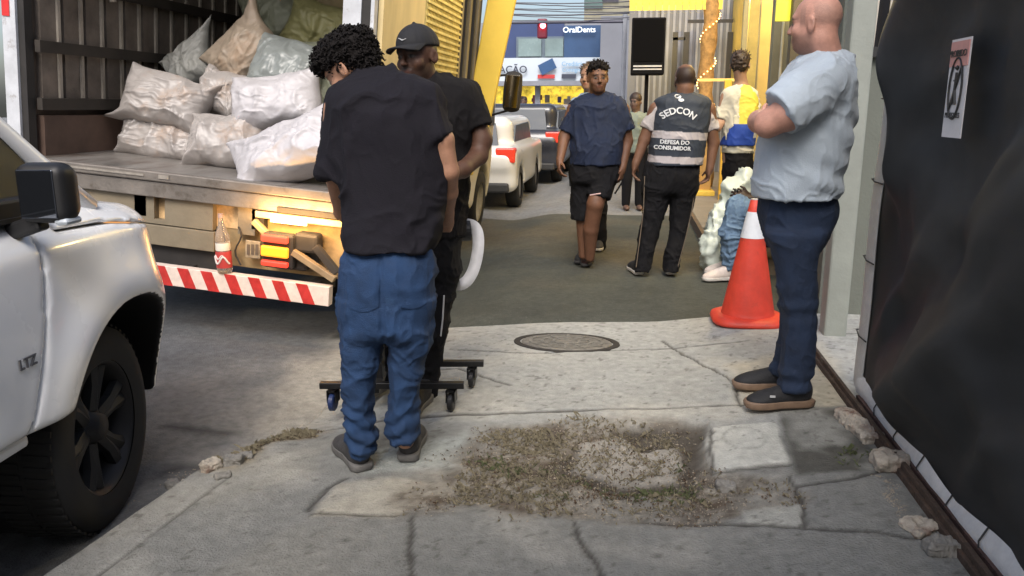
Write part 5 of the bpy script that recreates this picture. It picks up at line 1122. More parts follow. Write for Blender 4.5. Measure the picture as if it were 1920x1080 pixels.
# ================================================================ A  curly haired man, from behind
D=2.98; base=gz(715,868)
A=thing('person','curly haired man in black t-shirt and baggy blue jeans bending over the stand','person',(base[0],base[1],0))
q=lambda px,py,d=0: vd(px,py,D+d)
F_=Field(.006)
Hd=head(F_,q(657,130,.20),cv(-.76,.30,-.56),cv(-.45,.10,.88),1.0,neck=q(712,172,.13),jaw=.95)
F_.cap(q(650,205,.08),q(800,205,.08),.06,k=.05); F_.cap(q(720,210,.1),q(733,460,.02),.11,.12,k=.05)
for a,b,c_ in (((690,520),(672,690),(675,845)),((775,520),(758,690),(760,825))): limb(F_,[q(*a),q(*b),q(*c_)],[.068,.05,.036],.03); 
# arms: left one goes forward, hidden by the sleeve; right one hangs by the hip
limb(F_,[q(632,205,.08),q(622,300,.1),q(640,400,.33)],[.05,.042,.028]); hand(F_,q(640,400,.33),cv(.5,.6,-.4),cv(0,.3,1),1,.8)
limb(F_,[q(802,210,.04),q(830,262,.02),q(842,322,.03),q(840,360,.10),q(838,402,.20)],[.04,.041,.036,.037,.026]); hand(F_,q(838,402,.20),cv(-.25,.55,-.7),cv(-.7,.1,.1),1,.9)
def hl(a,b,c): return 0*a
sdf('body',F_,skinmat(),A,paint=facepaint(Hd,(.36,.19,.12)),it=1)
curls('hair',Hd,A,M_hair,[((0,-.035,.058),(.092,.104,.068)),((0,.030,.080),(.082,.074,.044)),((0,-.08,.01),(.078,.040,.072)),((.0,.075,.078),(.055,.026,.022))],1.28,900,2,.0075)
F_=Field(.0065)
loft(F_,[(131,672,742,.15,.065),(143,652,772,.14,.10),(162,634,800,.12,.13),(195,622,820,.10,.14),(240,624,826,.08,.145),(300,634,828,.06,.14),(360,645,828,.04,.135),(420,647,825,.02,.135),(450,646,821,.01,.14),(466,647,815,.0,.143)],D,k=.03,round_top=.02)
hemL=q(622,328,.09); F_.cap(q(654,202,.09),q(627,350,.10),.084,.058,k=.06,clip=[(hemL,cv(-.05,0,-1))]); F_.cap(q(640,215,.09),q(633,345,.10),.066,.064,k=.02,clip=[(hemL,cv(-.05,0,-1))])
hemR=q(833,252,.03); F_.cap(q(788,192,.07),q(832,268,.03),.078,.062,k=.05,clip=[(hemR,cv(.28,0,-.95))])
F_.cap(q(680,140,.13),q(735,137,.13),.028,.024,k=.03)
fA=folds(.010,4,(1,1,.45),7,.004)
def dA(V):
    s_=(V@HR)*.75+V[:,2]*.9; d=fA(V); pull=.011*np.sin((V@HR)*14+V[:,2]*9+4*fbm(V,2.2,8))*ss(V[:,2],.75,.95)*(1-ss(V[:,2],1.35,1.5)); return d+pull+.006*np.sin(V@HR*40+6*fbm(V,5,3))*(1-ss(V[:,2],.80,.98))
sdf('tshirt',F_,M_tee,A,disp=dA,it=2)
F_=Field(.0065)
loft(F_,[(450,655,808,.0,.10),(500,641,816,.0,.135),(560,640,813,.0,.14),(610,641,808,.0,.13),(640,644,803,.0,.10)],D,k=.03,round_bot=.05)
loft(F_,[(560,641,725,.0,.105),(640,641,718,-.005,.10),(700,642,704,-.01,.09),(760,645,700,-.015,.085),(800,650,702,-.02,.088),(825,653,705,-.02,.088),(848,657,700,-.02,.08)],D,k=.025,round_top=0)
loft(F_,[(560,730,814,.0,.105),(640,731,805,.0,.10),(700,732,792,.01,.09),(760,731,784,.02,.085),(790,726,786,.02,.088),(808,727,788,.02,.09),(826,736,782,.02,.08)],D,k=.025,round_top=0)
rg1=rings(None,.008,46,.08,.34,3); kn=lambda V:.0035*np.exp(-((V[:,2]-.52)/.08)**2)*np.sin(V[:,2]*75+5*fbm(V,6,9))
fj=folds(.006,21,(1,1,.8),8,.004)
def dJ(V): 
    z=V[:,2]; xc=V@HR; c0=float(q(727,600)@HR)
    seat=.007*np.sin((z*30)+np.abs(xc-c0)*26+3*fbm(V,4,2))*np.exp(-((z-.55)/.13)**2)
    return fj(V)+rg1(V)+kn(V)+seat-.010*np.exp(-((xc-c0)/.010)**2)*ss(z,.5,.6)
jj=sdf('jeans',F_,M_jean,A,disp=dJ,it=1)
def conform(obj,quad,off,nm,m,par,n=12,th=.004,bow=.0):
    me=obj.data; bv=BVHTree.FromPolygons([wm(obj)@v.co for v in me.vertices],[tuple(p.vertices) for p in me.polygons]); V=[]
    a,b,c_,d_=[np.array(t,float) for t in quad]
    for j in range(n+1):
        for i in range(n+1):
            s0,t0=i/n,j/n; px=(a*(1-s0)+b*s0)*(1-t0)+(d_*(1-s0)+c_*s0)*t0; px=px+np.array((0,bow*(1-(2*s0-1)**2)*t0)); r=ray(*px); h_=bv.ray_cast(Vector(CAM),Vector(r)); V.append(np.array(h_[0])-nrm(r)*off if h_[0] is not None else CAM+r*D)
    V=np.array(V); F=gridfaces(n+1,n+1); k=len(V); nb=V-nrm(ray(*a))*-.0-HF*-.0+HF*th
    return link(nm,np.concatenate([V,nb]),np.concatenate([F,F[:,::-1]+k]),m,par,True,True)
for qd in (((652,515),(712,513),(710,575),(655,577)),((744,512),(803,508),(800,568),(747,573))): conform(jj,qd,.004,'back_pocket',M_jean,jj,bow=9)
shoe(A,gz(682,884)+ZZ*0,cv(-.50,.86,0),upper=M_shg,sole=M_sole_d,L=.29,W_=.105,sh=.032)
shoe(A,gz(764,866),cv(.02,1,.0),upper=M_shg,sole=M_sole_d,L=.29,W_=.105,sh=.032)
# ================================================================ B  capped man
D=3.74; base=gz(797,757)
B_=thing('person','man in black cap and black t-shirt facing the curly haired man','person',(base[0],base[1],0))
F_=Field(.0065); sk=(.085,.040,.024)
Hd=head(F_,q(783,106,0),cv(-.50,-.86,-.06),cv(-.12,-.05,1),1.04,neck=q(805,165,.05),jaw=.95)
F_.cap(q(775,195,.05),q(865,190,.05),.06,k=.05); F_.cap(q(815,200,.05),q(812,430,.05),.11,.12,k=.05)
limb(F_,[q(820,450,.05),q(812,600,.0),q(802,735,.03)],[.085,.055,.038]); limb(F_,[q(770,450,.1),q(740,600,.15),q(715,715,.22)],[.085,.055,.038])
limb(F_,[q(878,185,.05),q(903,262,.03),q(897,292,-.0),q(868,318,-.14),q(845,330,-.22)],[.055,.048,.042,.036,.028],.02); hand(F_,q(845,330,-.22),cv(-.8,-.4,-.2),cv(0,.2,1),1,.9)
limb(F_,[q(765,200,.05),q(750,290,-.1),q(735,340,-.3)],[.052,.042,.028]); hand(F_,q(735,340,-.3),cv(-.3,-.6,-.4),cv(.3,.2,1),1,.9)
sdf('body',F_,skinmat(),B_,paint=facepaint(Hd,sk,beard=.55,brow=(.012,.008,.006),hair_fn=lambda a,b,c: 1.0*(c>-.01)*(b<.02)*(np.abs(a)<.08)*(c<.06)*.7*(b<-.02),haircol=(.012,.01,.009)),it=1)
F_=Field(.0065); C,f,u,r=Hd['C'],Hd['f'],Hd['u'],Hd['r']; ax=[r,f,u]
F_.ell(C+u*.045-f*.012,(.090,.114,.098),ax,k=.0,clip=[(C+u*.038,-u)]); F_.cap(C+u*.140,C+u*.146,.008,k=.004)
cap_=sdf('cap',F_,mat('cap_black',(.010,.010,.012),.8,.2,20,.3,220),B_,disp=lambda V:.0015*np.sin(np.arctan2((V-C)@r,(V-C)@f)*6)**8*-1,it=1)
V=[]; nn=14
for z_ in (0,-.006):
    for i in range(nn):
        a=(i/(nn-1)-.5)*2; V.append(C+r*a*.082+f*(.100*math.sqrt(max(0,1-(a*.9)**2))-.01)+u*(.052+z_))
    for i in range(nn):
        a=(i/(nn-1)-.5)*2; V.append(C+r*a*.080+f*(.090+.085*math.sqrt(max(0,1-(a)**2))*1)+u*(.040-.018*abs(a)**2+z_+ .0))
F=[]
for i in range(nn-1): F+=[(i,i+1,nn+i+1,nn+i),(2*nn+i,3*nn+i,3*nn+i+1,2*nn+i+1),(nn+i,nn+i+1,3*nn+i+1,3*nn+i)]
F+=[(0,nn,3*nn,2*nn),(nn-1,3*nn-1,4*nn-1,2*nn-1)]
link('brim',V,F,MT['cap_black'],cap_,True,True)
pm=C+f*.098+u*.075+r*-.0; MB().tube([pm+r*-.02-f*.002,pm+r*-.005-u*.006+f*.004,pm+r*.02+u*.006+f*.001],[.001,.0035,.001],5).build('cap_mark',mat('cap_mark_white',(.5,.5,.5),.5),cap_,True)
F_=Field(.007)
loft(F_,[(141,785,842,.05,.06),(150,768,868,.05,.09),(172,758,888,.05,.12),(220,757,890,.04,.135),(290,758,884,.04,.13),(370,760,876,.04,.13),(440,762,872,.04,.14)],D,k=.03,round_top=.03)
F_.cap(q(868,178,.05),q(902,250,.03),.075,.07,k=.03,clip=[(q(900,236,.03),cv(.25,0,-.96))]); F_.cap(q(775,185,.05),q(752,270,-.05),.07,.065,k=.03,clip=[(q(752,265,-.05),cv(-.1,-.3,-1))])
F_.cap(q(795,150,.05),q(840,148,.05),.026,k=.03)
sdf('tshirt',F_,M_tee2,B_,disp=folds(.008,31,(1,1,.6),9),it=2)
F_=Field(.007)
loft(F_,[(425,764,868,.04,.12),(470,764,862,.04,.13),(520,765,850,.04,.12)],D,k=.03,round_bot=.04)
limb(F_,[q(825,500,.04),q(808,620,.0),q(803,735,.03)],[.10,.072,.052],.03); limb(F_,[q(775,500,.1),q(742,620,.15),q(716,722,.22)],[.10,.07,.052],.03)
sdf('trousers',F_,M_blk,B_,disp=folds(.008,33,(1,1,.7),9,extra=rings(None,.004,46,.05,.3,3)),it=1)
o=MB().tube([q(836,545,.0)-HF*.10,q(833,590,.0)-HF*.085,q(829,622,0)-HF*.075],.004,5).build('side_cord',mat('cord_white',(.6,.6,.6),.6),B_,True)
shoe(B_,gz(800,748),cv(-.25,-.95,0),upper=M_shb,sole=M_sole_d); shoe(B_,gz(716,728),cv(-.4,-.9,0),upper=M_shb,sole=M_sole_d)
# ================================================================ C  navy t-shirt man walking towards us
D=6.97; base=gz(1095,500)
C_=thing('person','man in navy t-shirt and black shorts walking towards the viewer on the asphalt','person',(base[0],base[1],0))
F_=Field(.007); sk=(.14,.066,.038)
Hd=head(F_,q(1121,146,0),cv(.05,-1,-.03),cv(0,0,1),1.05,neck=q(1120,190,.03),jaw=1.1,nr=.062)
F_.cap(q(1092,208,.03),q(1150,208,.03),.07,k=.05); F_.cap(q(1120,215,.03),q(1116,305,.03),.13,.14,k=.05)
limb(F_,[q(1092,315,.03),q(1092,400,.02),q(1094,478,.05)],[.09,.062,.042]); limb(F_,[q(1137,315,0),q(1116,383,-.13),q(1108,430,-.07),q(1106,483,.0)],[.095,.072,.066,.042])
limb(F_,[q(1076,205,.03),q(1058,258,0),q(1050,300,-.12)],[.062,.05,.032]); hand(F_,q(1050,300,-.12),cv(-.10,-.2,-.95),cv(.3,-.9,0),1.05,.6,n_=cv(1,0,0))
limb(F_,[q(1167,205,.03),q(1176,265,.05),q(1167,315,-.03)],[.062,.05,.032]); hand(F_,q(1167,315,-.03),cv(-.15,-.1,-1),cv(-.5,-.8,0),1.05,.55)
sdf('body',F_,skinmat(),C_,paint=facepaint(Hd,sk,beard=.25,brow=(.02,.012,.009)),it=1)
curls('hair',Hd,C_,M_hair,[((0,-.03,.065),(.082,.095,.072)),((0,.03,.088),(.072,.062,.042)),((0,-.07,.02),(.072,.04,.06))],1.5,160,5,.008)
F_=Field(.008)
loft(F_,[(172,1106,1136,.03,.055),(181,1094,1149,.03,.085),(196,1080,1162,.03,.125),(235,1074,1164,.02,.155),(270,1071,1165,.0,.168),(308,1070,1163,.0,.165)],D,k=.05,round_top=.03)
F_.cap(q(1086,201,.03),q(1060,255,.01),.08,.080,k=.07,clip=[(q(1061,246,0),cv(-.3,0,-1))]); F_.cap(q(1156,201,.03),q(1178,250,.04),.08,.078,k=.07,clip=[(q(1177,244,0),cv(.25,0,-1))])
sdf('tshirt',F_,M_navy,C_,disp=folds(.010,41,(1,1,.6),7),it=2)
F_=Field(.008)
loft(F_,[(298,1072,1160,.0,.14),(325,1070,1158,.0,.15),(345,1070,1152,.0,.14)],D,k=.03,round_bot=.05)
F_.cap(q(1093,325,.02),q(1090,420,.02),.11,.085,k=.03,clip=[(q(1090,412,0),cv(0,0,-1))]); F_.cap(q(1134,325,0),q(1117,385,-.12),.115,.10,k=.03,clip=[(q(1118,368,-.1),cv(-.2,-.2,-1))])
sdf('shorts',F_,M_blk,C_,disp=folds(.008,43,(1,1,.6),9),it=1)
MB().tube([q(1106,366,-.24),q(1118,364,-.26),q(1126,363,-.24)],.006,5).build('hem_label',mat('label_pink',(.5,.35,.35),.6),C_,True)
for hx,hy,dx in ((1096,487,-.3),(1106,492,-.25)):
    shoe(C_,gz(hx,hy-3),cv(dx,-.95,0),upper=M_shb if hx<1100 else mat('shoe_maroon',(.05,.02,.022),.7,.3,30),sole=M_shg,h=.008)
    MB().tube([gz(hx,hy-3)+cv(dx*.06,-.05,.085),gz(hx,hy-3)+cv(dx*.06,-.05,.135)],.043,12).build('sock',mat('sock_white',(.55,.5,.47),.8),C_,True,True)
# ---- a second walker mostly hidden behind him
D=8.0; base=gz(1118,468)
G=thing('person','brown haired person in light blue top half hidden behind navy shirt man','person',(base[0],base[1],0))
F_=Field(.009); Hd=head(F_,q(1104,145,0),cv(-.5,-.85,0),cv(0,0,1),1.0,neck=q(1106,180,.03))
F_.cap(q(1082,198,.03),q(1135,198,.03),.06,k=.05); F_.cap(q(1108,200,.03),q(1108,300,.03),.11,.12,k=.05)
limb(F_,[q(1095,310,.03),q(1100,390,0),q(1104,450,0)],[.08,.055,.04]); limb(F_,[q(1120,310,.03),q(1124,390,0),q(1126,455,0)],[.08,.055,.04])
for sx,px,s_ in ((1080,1082,-1),(1138,1136,1)): limb(F_,[q(sx,200,.03),q(px,250,.03),q(px,290,-.1)],[.05,.04,.028]); hand(F_,q(px,290,-.1),cv(0,-.2,-.9),cv(0,-1,0),1,.6,n_=cv(-s_,0,0))
sdf('body',F_,skinmat(),G,paint=facepaint(Hd,(.30,.17,.11)),it=1)
curls('hair',Hd,G,mat('hair_ochre',(.10,.06,.03),.6,.4,60),[((0,-.03,.06),(.088,.10,.075)),((0,-.07,.0),(.08,.05,.085))],1.5,120,6,.008)
F_=Field(.009); loft(F_,[(172,1092,1122,.03,.06),(184,1080,1140,.03,.11),(230,1076,1140,.03,.13),(310,1078,1138,.03,.14)],D,k=.03)
for sx,px in ((1085,1082),(1132,1136)): F_.cap(q(sx,198,.03),q(px,240,.03),.075,.07,k=.03,clip=[(q(px,235,0),cv(0,0,-1))])
sdf('shirt',F_,mat('shirt_sky',(.25,.33,.42),.85,.2,10),G,disp=folds(.008,51,(1,1,.6),8),it=1)
F_=Field(.009); loft(F_,[(300,1080,1138,.03,.13),(340,1082,1136,.0,.12)],D,k=.03,round_bot=.05); limb(F_,[q(1097,335,.0),q(1101,390,0),q(1104,460,0)],[.095,.07,.055]); limb(F_,[q(1121,335,.0),q(1124,390,0),q(1126,462,0)],[.095,.07,.055])
sdf('trousers',F_,M_blk,G,disp=folds(.006,53),it=1); shoe(G,gz(1126,462),cv(-.2,-.95,0),upper=M_shg,sole=M_solew,h=.009); shoe(G,gz(1104,462),cv(-.2,-.95,0),upper=M_shg,sole=M_solew,h=.009)
# ================================================================ D  man in the lettered vest, from behind
D=6.69; base=gz(1230,513)
Vp=thing('person','man in dark lettered vest with grey reflective bands, back turned','person',(base[0],base[1],0))
F_=Field(.007); sk=(.15,.075,.045)
Hd=head(F_,q(1284,150,0),cv(-.12,1,-.10),cv(0,-.03,1),1.04,neck=q(1281,192,-.01),nr=.065)
F_.cap(q(1248,212,0),q(1312,212,0),.065,k=.05); F_.cap(q(1280,215,0),q(1262,310,0),.13,.13,k=.05)
limb(F_,[q(1236,320),q(1222,410,.02),q(1201,500,0)],[.095,.06,.042]); limb(F_,[q(1288,320),q(1275,410,.03),q(1258,500,0)],[.095,.06,.042])
limb(F_,[q(1230,205,0),q(1208,262,.02),q(1192,306,-.0)],[.06,.048,.032]); hand(F_,q(1192,306,0),cv(-.15,.15,-1),cv(.3,.9,0),1.05,.6)
limb(F_,[q(1328,205,0),q(1338,268,.02),q(1331,316,.0)],[.06,.048,.032]); hand(F_,q(1331,316,0),cv(-.2,.15,-1),cv(-.1,1,0),1.05,.6,n_=cv(-1,0,0))
sdf('body',F_,skinmat(),Vp,paint=facepaint(Hd,sk,hair_fn=lambda a,b,c: np.clip((c+.045+.02*(b>0))*60,0,1)*(1-ss(c,.075,.10)*.75)*(b<.06)*.9*(np.hypot(np.abs(a)-.085,b)>.022),haircol=(.018,.012,.010)),it=1)
F_=Field(.008)
loft(F_,[(180,1262,1304,-.0,.06),(190,1246,1316,.0,.10),(205,1238,1320,0,.12),(250,1234,1314,0,.13),(300,1228,1306,0,.13),(312,1226,1304,0,.14)],D-.0,k=.02,round_top=.02)
F_.cap(q(1238,203),q(1208,250,.02),.066,.066,k=.02,clip=[(q(1209,240,0),cv(-.4,0,-1))]); F_.cap(q(1320,203),q(1338,252,.02),.066,.066,k=.02,clip=[(q(1337,243,0),cv(.3,0,-1))])
sdf('shirt',F_,mat('shirt_grey_white',(.38,.35,.34),.85,.12,10,.3,150),Vp,disp=folds(.006,61,(1,1,.6),9),it=2)
F_=Field(.0065)
loft(F_,[(174,1262,1305,.0,.09),(182,1238,1325,.0,.135),(205,1226,1332,0,.165),(250,1221,1326,0,.175),(300,1215,1317,0,.175),(309,1214,1315,0,.175)],D,k=.02,round_top=.02)
zb=lambda py: float(q(1262,py,-.16)[2]); bands=[(zb(260),zb(246)),(zb(306),zb(293))]; slope=.045
def vp(V):
    x=(V-Vp.location)@HR if False else (V-np.array(Vp.location))@HR; c=np.tile(np.array((.022,.030,.045)),(len(V),1)); z=V[:,2]+slope*x
    c=c*(1+.5*(fbm(V,6,4)-.5))[:,None]
    for a,b in bands: 
        m=(z>a)&(z<b); c[m]=(.40,.37,.38)
    red=(np.abs(x-.10)>.262)&(V[:,2]>bands[0][1]+.02); c[red]=(.06,.012,.015); return c
vo_=sdf('vest',F_,mat('vest_cloth',(1,1,1),.75,.1,12,.2,200,attr=True),Vp,disp=folds(.004,63,(1,1,.6),8),paint=vp,it=2)
me=vo_.data; bv=BVHTree.FromPolygons([wm(vo_)@v.co for v in me.vertices],[tuple(p.vertices) for p in me.polygons])
def vtext(s,px,py,wpx,nm,arch=0,rot=0,bold=.02):
    Vt,Ft=text_mesh(s,1,.004,bold); sc_=wpx/FPX*(D-.15)/(Vt[:,0].max()-Vt[:,0].min()); c=q(px,py,-.35); out=[]
    for v in Vt:
        x=v[0]*sc_; y=v[1]*sc_
        if arch: th_=x/arch; x,y=(arch+y)*math.sin(th_),(arch+y)*math.cos(th_)-arch
        x,y=x*math.cos(rot)-y*math.sin(rot),x*math.sin(rot)+y*math.cos(rot)
        p=c+HR*x+ZZ*y; h_=bv.ray_cast(Vector(p),Vector(HF)); pp=np.array(h_[0]) if h_[0] is not None else p+HF*.2
        out.append(pp-HF*(.006+(.002 if v[2]>0 else 0)))
    return link(nm,out,Ft,M_vt,vo_,True)
M_vt=mat('vest_lettering',(.62,.64,.66),.5,.05,9)
vtext('SEDCON',1282,208,66,'lettering',arch=.19,rot=-.03); vtext('DEFESA DO',1274,269,52,'lettering',rot=-.045,bold=.03); vtext('CONSUMIDOR',1270,280,66,'lettering',rot=-.045,bold=.03)
V=[];F=[]
for (cx,cy,rx,ry) in ((1282,180,6,4.2),(1287,187,5.5,3.2)):
    n0=len(V)
    for j in range(12):
        a=j*math.pi/6; h_=bv.ray_cast(Vector(q(cx+rx*math.cos(a),cy+ry*math.sin(a),-.35)),Vector(HF)); V.append((np.array(h_[0]) if h_[0] is not None else q(cx,cy,-.1))-HF*.006)
    F.append(tuple(n0+j for j in range(12))[::-1])
link('emblem',V,F,M_vt,vo_,True)
F_=Field(.008)
loft(F_,[(300,1214,1312,0,.14),(330,1207,1310,0,.155),(365,1205,1304,.01,.13)],D,k=.03,round_bot=.05)
loft(F_,[(345,1206,1262,.01,.12),(390,1205,1250,.02,.10),(432,1200,1236,.02,.085),(470,1194,1226,.01,.075),(508,1190,1217,0,.07)],D,k=.03); loft(F_,[(345,1254,1306,.01,.12),(390,1257,1298,.03,.10),(432,1256,1287,.03,.085),(470,1248,1278,.01,.075),(508,1244,1271,0,.07)],D,k=.03)
sdf('trousers',F_,M_blk,Vp,disp=folds(.007,65,(1,1,.6),9,extra=rings(None,.004,46,.03,.25,7)),it=1)
for pts in ([(1208,330),(1206,390),(1200,440),(1192,500)],[(1303,345),(1297,390),(1286,440),(1270,500)]):
    MB().tube([q(x,y,-.04)-HF*.02 for x,y in pts],.004,5).build('piping',mat('piping_tan',(.14,.11,.08),.7),Vp,True)
shoe(Vp,gz(1199,515),cv(-.12,.98,0),upper=M_shb,sole=M_solew,h=.008); shoe(Vp,gz(1258,515),cv(.12,.98,0),upper=M_shb,sole=M_solew,h=.008)
# ================================================================ E  bald man with crossed arms
gzE=.055; base=gz(1465,750,gzE); D=dist(base)
print('bald D',D)
E=thing('person','big bald man in pale blue t-shirt with crossed arms beside the hoarding','person',(base[0],base[1],gzE))
F_=Field(.006); sk=(.52,.27,.20)
Hd=head(F_,q(1530,44,-.03),cv(-.74,.66,-.02),cv(.0,.0,1),1.0,neck=q(1548,125,.0),jaw=1.10,nr=.070)
F_.cap(q(1530,175,-.13),q(1545,170,.15),.07,k=.05); F_.cap(q(1530,180,0),q(1500,320,0),.13,.12,k=.05)
limb(F_,[q(1500,480,-.08),q(1497,560,-.08),q(1491,715,-.07)],[.06,.055,.045],.03); limb(F_,[q(1500,480,.12),q(1496,560,.13),q(1480,690,.15)],[.05,.032,.026],.03)
limb(F_,[q(1545,165,-.17),q(1478,212,-.25),q(1440,232,-.22),q(1424,228,-.02),q(1430,228,.12)],[.075,.066,.052,.044,.030],.03)
hand(F_,q(1430,228,.12),cv(.1,.9,.1),cv(0,0,1),1.05,.5)
limb(F_,[q(1545,165,.2),q(1455,215,.24),q(1446,228,.22),q(1462,236,.0)],[.07,.055,.05,.034],.03); hand(F_,q(1466,238,-.02),cv(.7,-.4,.0),cv(.0,.1,1),1.0,.6)
sdf('body',F_,skinmat(),E,paint=facepaint(Hd,sk,beard=.5,brow=(.10,.07,.055),hair_fn=lambda a,b,c: np.clip((c+.02)*50,0,1)*(1-ss(c,.04,.09))*(b<.04)*.35*(np.hypot(np.abs(a)-.085,b)>.022),haircol=(.16,.12,.10)),it=1)
F_=Field(.0065)
loft(F_,[(92,1520,1588,.0,.075),(104,1500,1596,.0,.11),(125,1484,1592,.0,.165),(155,1466,1596,.0,.19),(190,1452,1597,.0,.195),(230,1438,1594,0,.19),(270,1424,1588,0,.185),(310,1417,1580,0,.18),(340,1414,1572,0,.18),(360,1413,1568,0,.175),(370,1415,1566,0,.175)],D,k=.03,round_top=.03)
F_.cap(q(1545,150,-.15),q(1462,212,-.25),.105,.098,k=.05,clip=[(q(1463,207,-.25),cv(-.78,-.05,-.55))]); F_.cap(q(1540,150,.16),q(1460,212,.24),.10,.09,k=.05,clip=[(q(1463,207,.24),cv(-.78,.05,-.55))])
fe=folds(.006,71,(1,1,1),7,.003)
def dE(V):
    z=V[:,2]; x=V@HR; x0=float(q(1500,300)@HR)
    side_=.008*np.sin(z*62+(x-x0)*16+4.5*fbm(V,4,3))*ss(x-x0,-.10,.08)*np.exp(-((z-1.02)/.17)**2)
    arm=.006*np.sin((x-x0)*40+(z-1.4)*45+3*fbm(V,4,9))*ss(x-x0,-.06,.03)*np.exp(-((z-1.33)/.08)**2)
    return fe(V)+side_+arm
sdf('tshirt',F_,M_ltb,E,disp=dE,it=2)
F_=Field(.0065)
loft(F_,[(350,1428,1560,.03,.14),(400,1426,1566,.03,.165),(435,1434,1552,.03,.155),(470,1444,1538,.03,.12)],D,k=.03,round_bot=.05)
loft(F_,[(430,1436,1548,-.07,.105),(479,1450,1532,-.07,.10),(555,1462,1530,-.07,.09),(606,1468,1530,-.07,.085),(657,1467,1526,-.07,.082),(700,1461,1521,-.06,.08),(728,1461,1516,-.06,.078)],D,k=.03)
loft(F_,[(430,1436,1550,.14,.11),(479,1452,1530,.14,.10),(555,1462,1522,.15,.095),(606,1464,1518,.16,.09),(657,1458,1508,.17,.085),(702,1444,1496,.18,.08)],D,k=.03)
sdf('jeans',F_,M_jean2,E,disp=folds(.005,73,(1,1,.8),8,.002,extra=lambda V:.007*np.sin(V[:,2]*80+5*fbm(V,5,3))*(np.exp(-((V[:,2]-.16)/.07)**2)+.7*np.exp(-((V[:,2]-.52)/.07)**2))),it=1)
shoe(E,gz(1518,758,gzE+.0),cv(-1,-.12,0),L=.31,W_=.11,upper=M_shb,sole=M_sole_g,sh=.034); shoe(E,gz(1490,727,gzE-.01),cv(-1,.05,0),L=.30,W_=.11,upper=M_shb,sole=M_sole_g,sh=.034)
a=gz(1518,758,gzE)+cv(-.20,-.075,.066); MB().box((-.012,-.003,-.005),(.012,.0,.005),o=a).build('shoe_tag',mat('tag_white',(.5,.5,.5),.6),E,True)
# ================================================================ F  person with yellow and blue bib
D=7.2; 
stp=MB().box((1.15,7.0,-.1),(1.94,8.9,.12)).build('shop_step',mat('step_brown',(.22,.17,.11),.85,.2,4,.3,40),bevel=.01); tag(stp,kind='structure')
base=vd(1378,420,D); P_=thing('person','dark haired person in yellow and blue bib, back turned, at the shops','person',(base[0],base[1],.12))
F_=Field(.009); Hd=head(F_,q(1388,122,0),cv(.35,.93,-.1),cv(0,0,1),.98,neck=q(1390,155,.0),nr=.05)
F_.cap(q(1366,178),q(1410,178),.055,k=.05); F_.cap(q(1388,180),q(1382,275),.10,.11,k=.05)
limb(F_,[q(1372,290),q(1368,370),(q(1370,400)*[1,1,0]+ZZ*.2)],[.08,.055,.04]); limb(F_,[q(1395,290),q(1395,370),(q(1395,400)*[1,1,0]+ZZ*.2)],[.08,.055,.04])
limb(F_,[q(1360,182),q(1350,222,.0),q(1345,240,-.05),q(1368,214,.0)],[.045,.038,.034,.025]); hand(F_,q(1366,214,0),cv(.8,.2,.1),cv(0,0,1),.95,.6)
limb(F_,[q(1412,182),q(1420,225,.05),q(1400,214,.15)],[.045,.038,.026]); hand(F_,q(1400,214,.15),cv(-.9,.1,0),cv(0,0,1),.95,.6)
sdf('body',F_,skinmat(),P_,paint=facepaint(Hd,(.34,.20,.13)),it=1)
curls('hair',Hd,P_,M_hairb,[((0,-.02,.048),(.076,.095,.072)),((0,-.055,.0),(.070,.05,.065))],1.5,60,8,.004)
F_=Field(.009); loft(F_,[(158,1378,1400,0,.06),(166,1364,1412,0,.09),(200,1358,1416,0,.12),(275,1354,1412,0,.13),(287,1354,1412,0,.13)],D,k=.03)
F_.cap(q(1368,178),q(1351,225),.06,.062,k=.03,clip=[(q(1351,222),cv(-.2,0,-1))]); F_.cap(q(1408,178),q(1420,225),.06,.058,k=.03,clip=[(q(1420,222),cv(.2,0,-1))])
sdf('shirt',F_,mat('shirt_cream',(.55,.52,.42),.85,.1,9),P_,disp=folds(.006,81),it=1)
F_=Field(.008); loft(F_,[(158,1378,1402,0,.075),(168,1370,1412,0,.105),(200,1366,1420,0,.14),(272,1352,1414,0,.15)],D,k=.02)
zs=float(q(1385,232)[2]); 
def bp_(V):
    c=np.tile(np.array((.70,.60,.08)),(len(V),1)); c[V[:,2]<zs]=(.012,.05,.30); x=(V-np.array(P_.location))@HR; c[(V[:,2]>zs)&(x<-.06)]=(.60,.57,.42); c[(V[:,2]<zs-.03)&(V[:,2]>zs-.12)&(x>.08)]=(.6,.6,.6); return c
sdf('bib',F_,mat('bib_cloth',(1,1,1),.7,.1,9,attr=True),P_,disp=folds(.005,83),paint=bp_,it=1)
F_=Field(.009); loft(F_,[(280,1356,1412,0,.12),(330,1358,1408,0,.12)],D,k=.03,round_bot=.05); limb(F_,[q(1373,315),q(1369,370),(q(1370,400)*[1,1,0]+ZZ*.17)],[.09,.065,.055]); limb(F_,[q(1396,315),q(1395,370),(q(1395,400)*[1,1,0]+ZZ*.17)],[.09,.065,.055])
sdf('trousers',F_,M_blk,P_,disp=folds(.005,85),it=1)
for x in (1370,1395): p=q(x,400)*[1,1,0]+ZZ*.12; shoe(P_,p,cv(.3,.9,0),upper=M_shb,sole=M_sole_d,h=.009)
